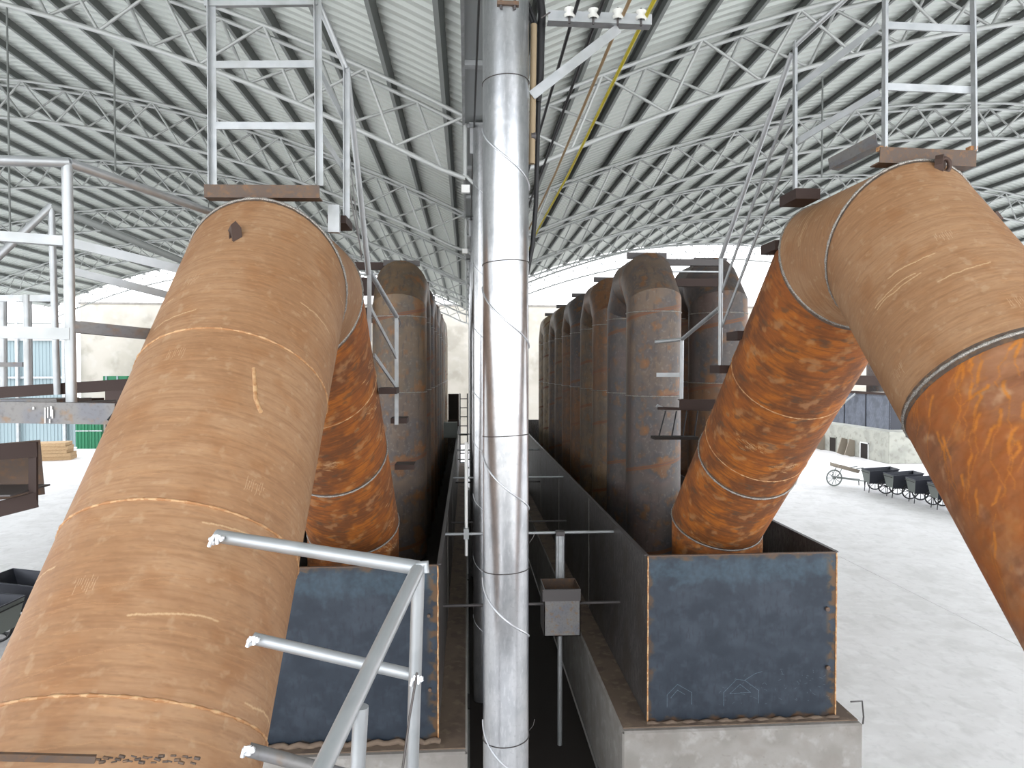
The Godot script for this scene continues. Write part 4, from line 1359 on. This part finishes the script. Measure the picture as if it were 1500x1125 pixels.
func build_right_yard():
	var proto := make_cart()
	var spots := []
	for i in 5:
		var dd := 24.3 - 1.05 * i
		spots.append(Vector3(P(1288 + 34 * i, 700, dd).x, 0, -dd))
	var lab := ["dark steel tip cart next to the low hand barrow", "second dark tip cart in the row on the white floor", "third dark tip cart in the row on the white floor", "fourth dark tip cart in the row, cut by the duct", "last dark tip cart of the row behind the right duct"]
	for i in 5:
		var o: Node3D = proto
		if i > 0:
			o = proto.duplicate()
			o.name = numbered("tip_cart")
			add_child(o)
		o.position = spots[i]
		o.rotation.y = deg_to_rad(-8 + 2 * sin(i * 2.0))
		o.scale = Vector3(0.9, 0.86, 0.86)
		tag(o, lab[i], "cart", "tip carts on the right floor")
	var lp := [Vector3(-7.75, 0, -12.5), Vector3(-7.75, 0, -11.3)]
	for i in 2:
		var o := proto.duplicate()
		o.name = numbered("tip_cart")
		add_child(o)
		o.position = lp[i]
		o.rotation.y = deg_to_rad(172 + 4 * i)
		tag(o, ["dark tip cart at the left edge, the one farther back", "dark spoked-wheel tip cart at the left edge, nearer the camera"][i], "cart", "tip carts at the left edge")
	# low hand barrow
	var bz := -25.6
	var bw := P(1222, 700, 25.6).x
	var h := thing("hand_barrow", "low tan hand barrow with one pale spoked wheel left of the tip carts", "barrow", Vector3(bw, 0, bz))
	wheel(h, Vector3(bw, 0.33, bz), 0.30, M.tub_end, 10)
	for z in [-0.2, 0.2]:
		rod("shaft", Vector3(bw, 0.36, bz + z), Vector3(bw + 1.15, 0.22, bz + z), 0.022, M.tub_end, h)
		rod("handle", Vector3(bw + 0.5, 0.66, bz + z), Vector3(bw + 1.05, 0.74, bz + z), 0.018, M.tub_end, h)
		rod("leg", Vector3(bw + 1.1, 0.24, bz + z), Vector3(bw + 1.12, 0.0, bz + z), 0.018, M.black, h)
		rod("strut", Vector3(bw + 0.02, 0.38, bz + z), Vector3(bw + 0.2, 0.74, bz + z), 0.016, M.tub_end, h)
	put("tray", prof(Vector3(bw, 0.78, bz), Vector3(bw + 0.8, 0.56, bz), PackedVector2Array([Vector2(-0.3, -0.02), Vector2(0.3, -0.02), Vector2(0.38, 0.12), Vector2(0.34, 0.12), Vector2(0.27, 0.02), Vector2(-0.27, 0.02), Vector2(-0.34, 0.12), Vector2(-0.38, 0.12)])), M.slab, h)

	# another kiln across the floor
	var k := thing("kiln_base", "pale concrete kiln base with low fire doors across the right floor", "kiln", Vector3(20.3, 0, -32))
	var x0 := 20.3
	var kb := bevel_box(Vector3(x0, 0, -41.5), Vector3(x0 + 6.0, 1.54, -31.6), 0.03)
	put("masonry", kb, M.stone, k)
	var zz := [-33.6, -36.6, -39.2, -40.6]
	for z in zz:
		put("fire_door_opening", bx(Vector3(x0 - 0.012, 0.02, z - 0.32), Vector3(x0 + 0.01, 0.78, z + 0.32)), M.char_and_shade, k)
		for e in [[-0.38, -0.32], [0.32, 0.38]]:
			put("door_frame", bx(Vector3(x0 - 0.03, 0, z + e[0]), Vector3(x0, 0.84, z + e[1])), M.white if z == -33.6 else M.stone, k)
		put("door_frame", bx(Vector3(x0 - 0.03, 0.78, z - 0.38), Vector3(x0, 0.84, z + 0.38)), M.white if z == -33.6 else M.stone, k)
	var sl := [[-34.5, 0.85, 0.5], [-35.2, 0.85, 0.55], [-37.5, 0.85, 0.7], [-38.2, 0.8, 0.7], [-40.0, 0.85, 0.7]]
	var sn := ["next to the framed fire door", "second from the framed fire door", "in the middle of the kiln base", "dark beside the middle fire door", "farthest along the kiln base"]
	for i in sl.size():
		var q = sl[i]
		var o := put("leaning_slab", prof(Vector3(x0 - 0.30, 0.02, -q[0] * -1.0), Vector3(x0 - 0.05, q[1], q[0]), rect(q[2], 0.06), Vector3(0, 0, 1)), M.slab if i != 3 else M.char_and_shade, self)
		o.name = numbered("leaning_slab")
		tag(o, "flat slab leaning on the kiln, " + sn[i], "slab", "slabs leaning on the kiln")
	var t := thing("steel_trough", "blue-grey steel trough on the far kiln base across the right floor", "trough", Vector3(x0 + 0.5, 1.62, -32))
	for i in 5:
		put("side_plate", bx(Vector3(x0 + 0.25, 1.62, -31.9 - 2.0 * (i + 1) + 0.02), Vector3(x0 + 0.27, 3.3, -31.9 - 2.0 * i)), M.blue_sheet, t)
		put("stiffener", bx(Vector3(x0 + 0.21, 1.62, -31.9 - 2.0 * i - 0.04), Vector3(x0 + 0.25, 3.3, -31.9 - 2.0 * i)), M.tub, t)
	put("end_plate", bx(Vector3(x0 + 0.25, 1.62, -31.92), Vector3(x0 + 5.5, 3.3, -31.9)), M.tub, t)
	put("top_rail", bx(Vector3(x0 + 0.15, 3.3, -41.9), Vector3(x0 + 0.4, 3.42, -31.8)), M.dark_brown, t)
	rod("brace", Vector3(x0 - 1.1, 0.9, -37.5), Vector3(x0 + 0.1, 3.3, -34.6), 0.06, M.galv, t)
	var p := thing("far_duct", "dark steel duct and brown beam above the far kiln on the right", "duct", Vector3(x0 + 1.2, 3.4, -35))
	put("beam", bx(Vector3(x0 + 0.0, 3.75, -41), Vector3(x0 + 0.5, 4.25, -32)), M.dark_brown, p)
	var st := mb()
	s_pipe(st, Vector3(x0 + 1.3, 3.4, -34.6), Vector3.UP, Vector3(x0 + 1.3, 5.6, -34.6), Vector3.UP, 0.55, 0.0, 28)
	put("pipe", done(st), M.riser[1], p)

func build_left_yard():
	# green doors and green box at the far left wall
	var d := thing("green_door", "dark green sheet metal double door far back on the left", "door", P(130, 655, 40.5))
	for k in 2:
		var a := P(111 + k * 20, 655, 40.8); var b := P(130 + k * 20, 617, 40.8)
		var leaf := put("door_leaf", bx(Vector3(a.x, 0, -40.9), Vector3(b.x, 2.0, -40.8)), M.green, d)
		for j in 4:
			var x := lerpf(a.x, b.x, (j + 0.5) / 4.0)
			put("rib", bx(Vector3(x - 0.03, 0, -40.8), Vector3(x + 0.03, 2.0, -40.77)), M.green, leaf)
		put("crossbar", bx(Vector3(a.x, 1.0, -40.8), Vector3(b.x, 1.06, -40.76)), M.galv, leaf)
	var g := thing("green_crate", "small green steel hood above the platform far back on the left", "crate", P(165, 563, 40))
	var c0 := P(151, 563, 40.0); var c1 := P(186, 551, 40.0)
	put("body", bx(Vector3(c0.x, c0.y, -41), Vector3(c1.x, c1.y, -40)), M.green, g)
	put("bar", bx(Vector3(c0.x + 0.15, c0.y, -40), Vector3(c0.x + 0.23, c1.y, -39.95)), M.clad, g)
	put("bar", bx(Vector3(c0.x + 0.75, c0.y, -40), Vector3(c0.x + 0.83, c1.y, -39.95)), M.clad, g)
	put("stand", bx(Vector3(c0.x, 0, -41), Vector3(c1.x, c0.y, -40.2)), M.dark_brown, g)
	# stacked boards
	var bc := Vector3(P(80, 662, 36.0).x, 0, -36.0)
	for i in 5:
		var st0 := mb()
		s_box(st0, bc + Vector3(0.06 * sin(i * 2.3), 0.09 + 0.18 * i, 0.05 * i), Vector3(1.7 - 0.06 * i, 0.17, 1.1), Basis(Vector3.UP, 0.25 + 0.05 * sin(i * 3.0)))
		var o := put("board_stack", done(st0), M.wood, self)
		o.name = numbered("board_stack")
		tag(o, "stack of pale boards on the far left floor, %s" % ["lowest layer", "second layer up", "third layer up", "fourth layer up", "top layer"][i], "boards", "stacked boards far left")
	var b := thing("white_bucket", "small white bucket beside the board stack far left", "bucket", Vector3(P(107, 658, 37.6).x, 0, -37.6))
	var bp := b.position
	var st := mb()
	s_pipe(st, bp, Vector3.UP, bp + Vector3(0, 0.42, 0), Vector3.UP, 0.17, 0.0, 18)
	put("pail", done(st), M.white, b)
	st = mb()
	s_ring(st, bp + Vector3(0, 0.42, 0), Vector3(0.18, 0, 0), Vector3(0, 0, 0.18), 0.015, 18, 5)
	put("rim", done(st), M.white, b)
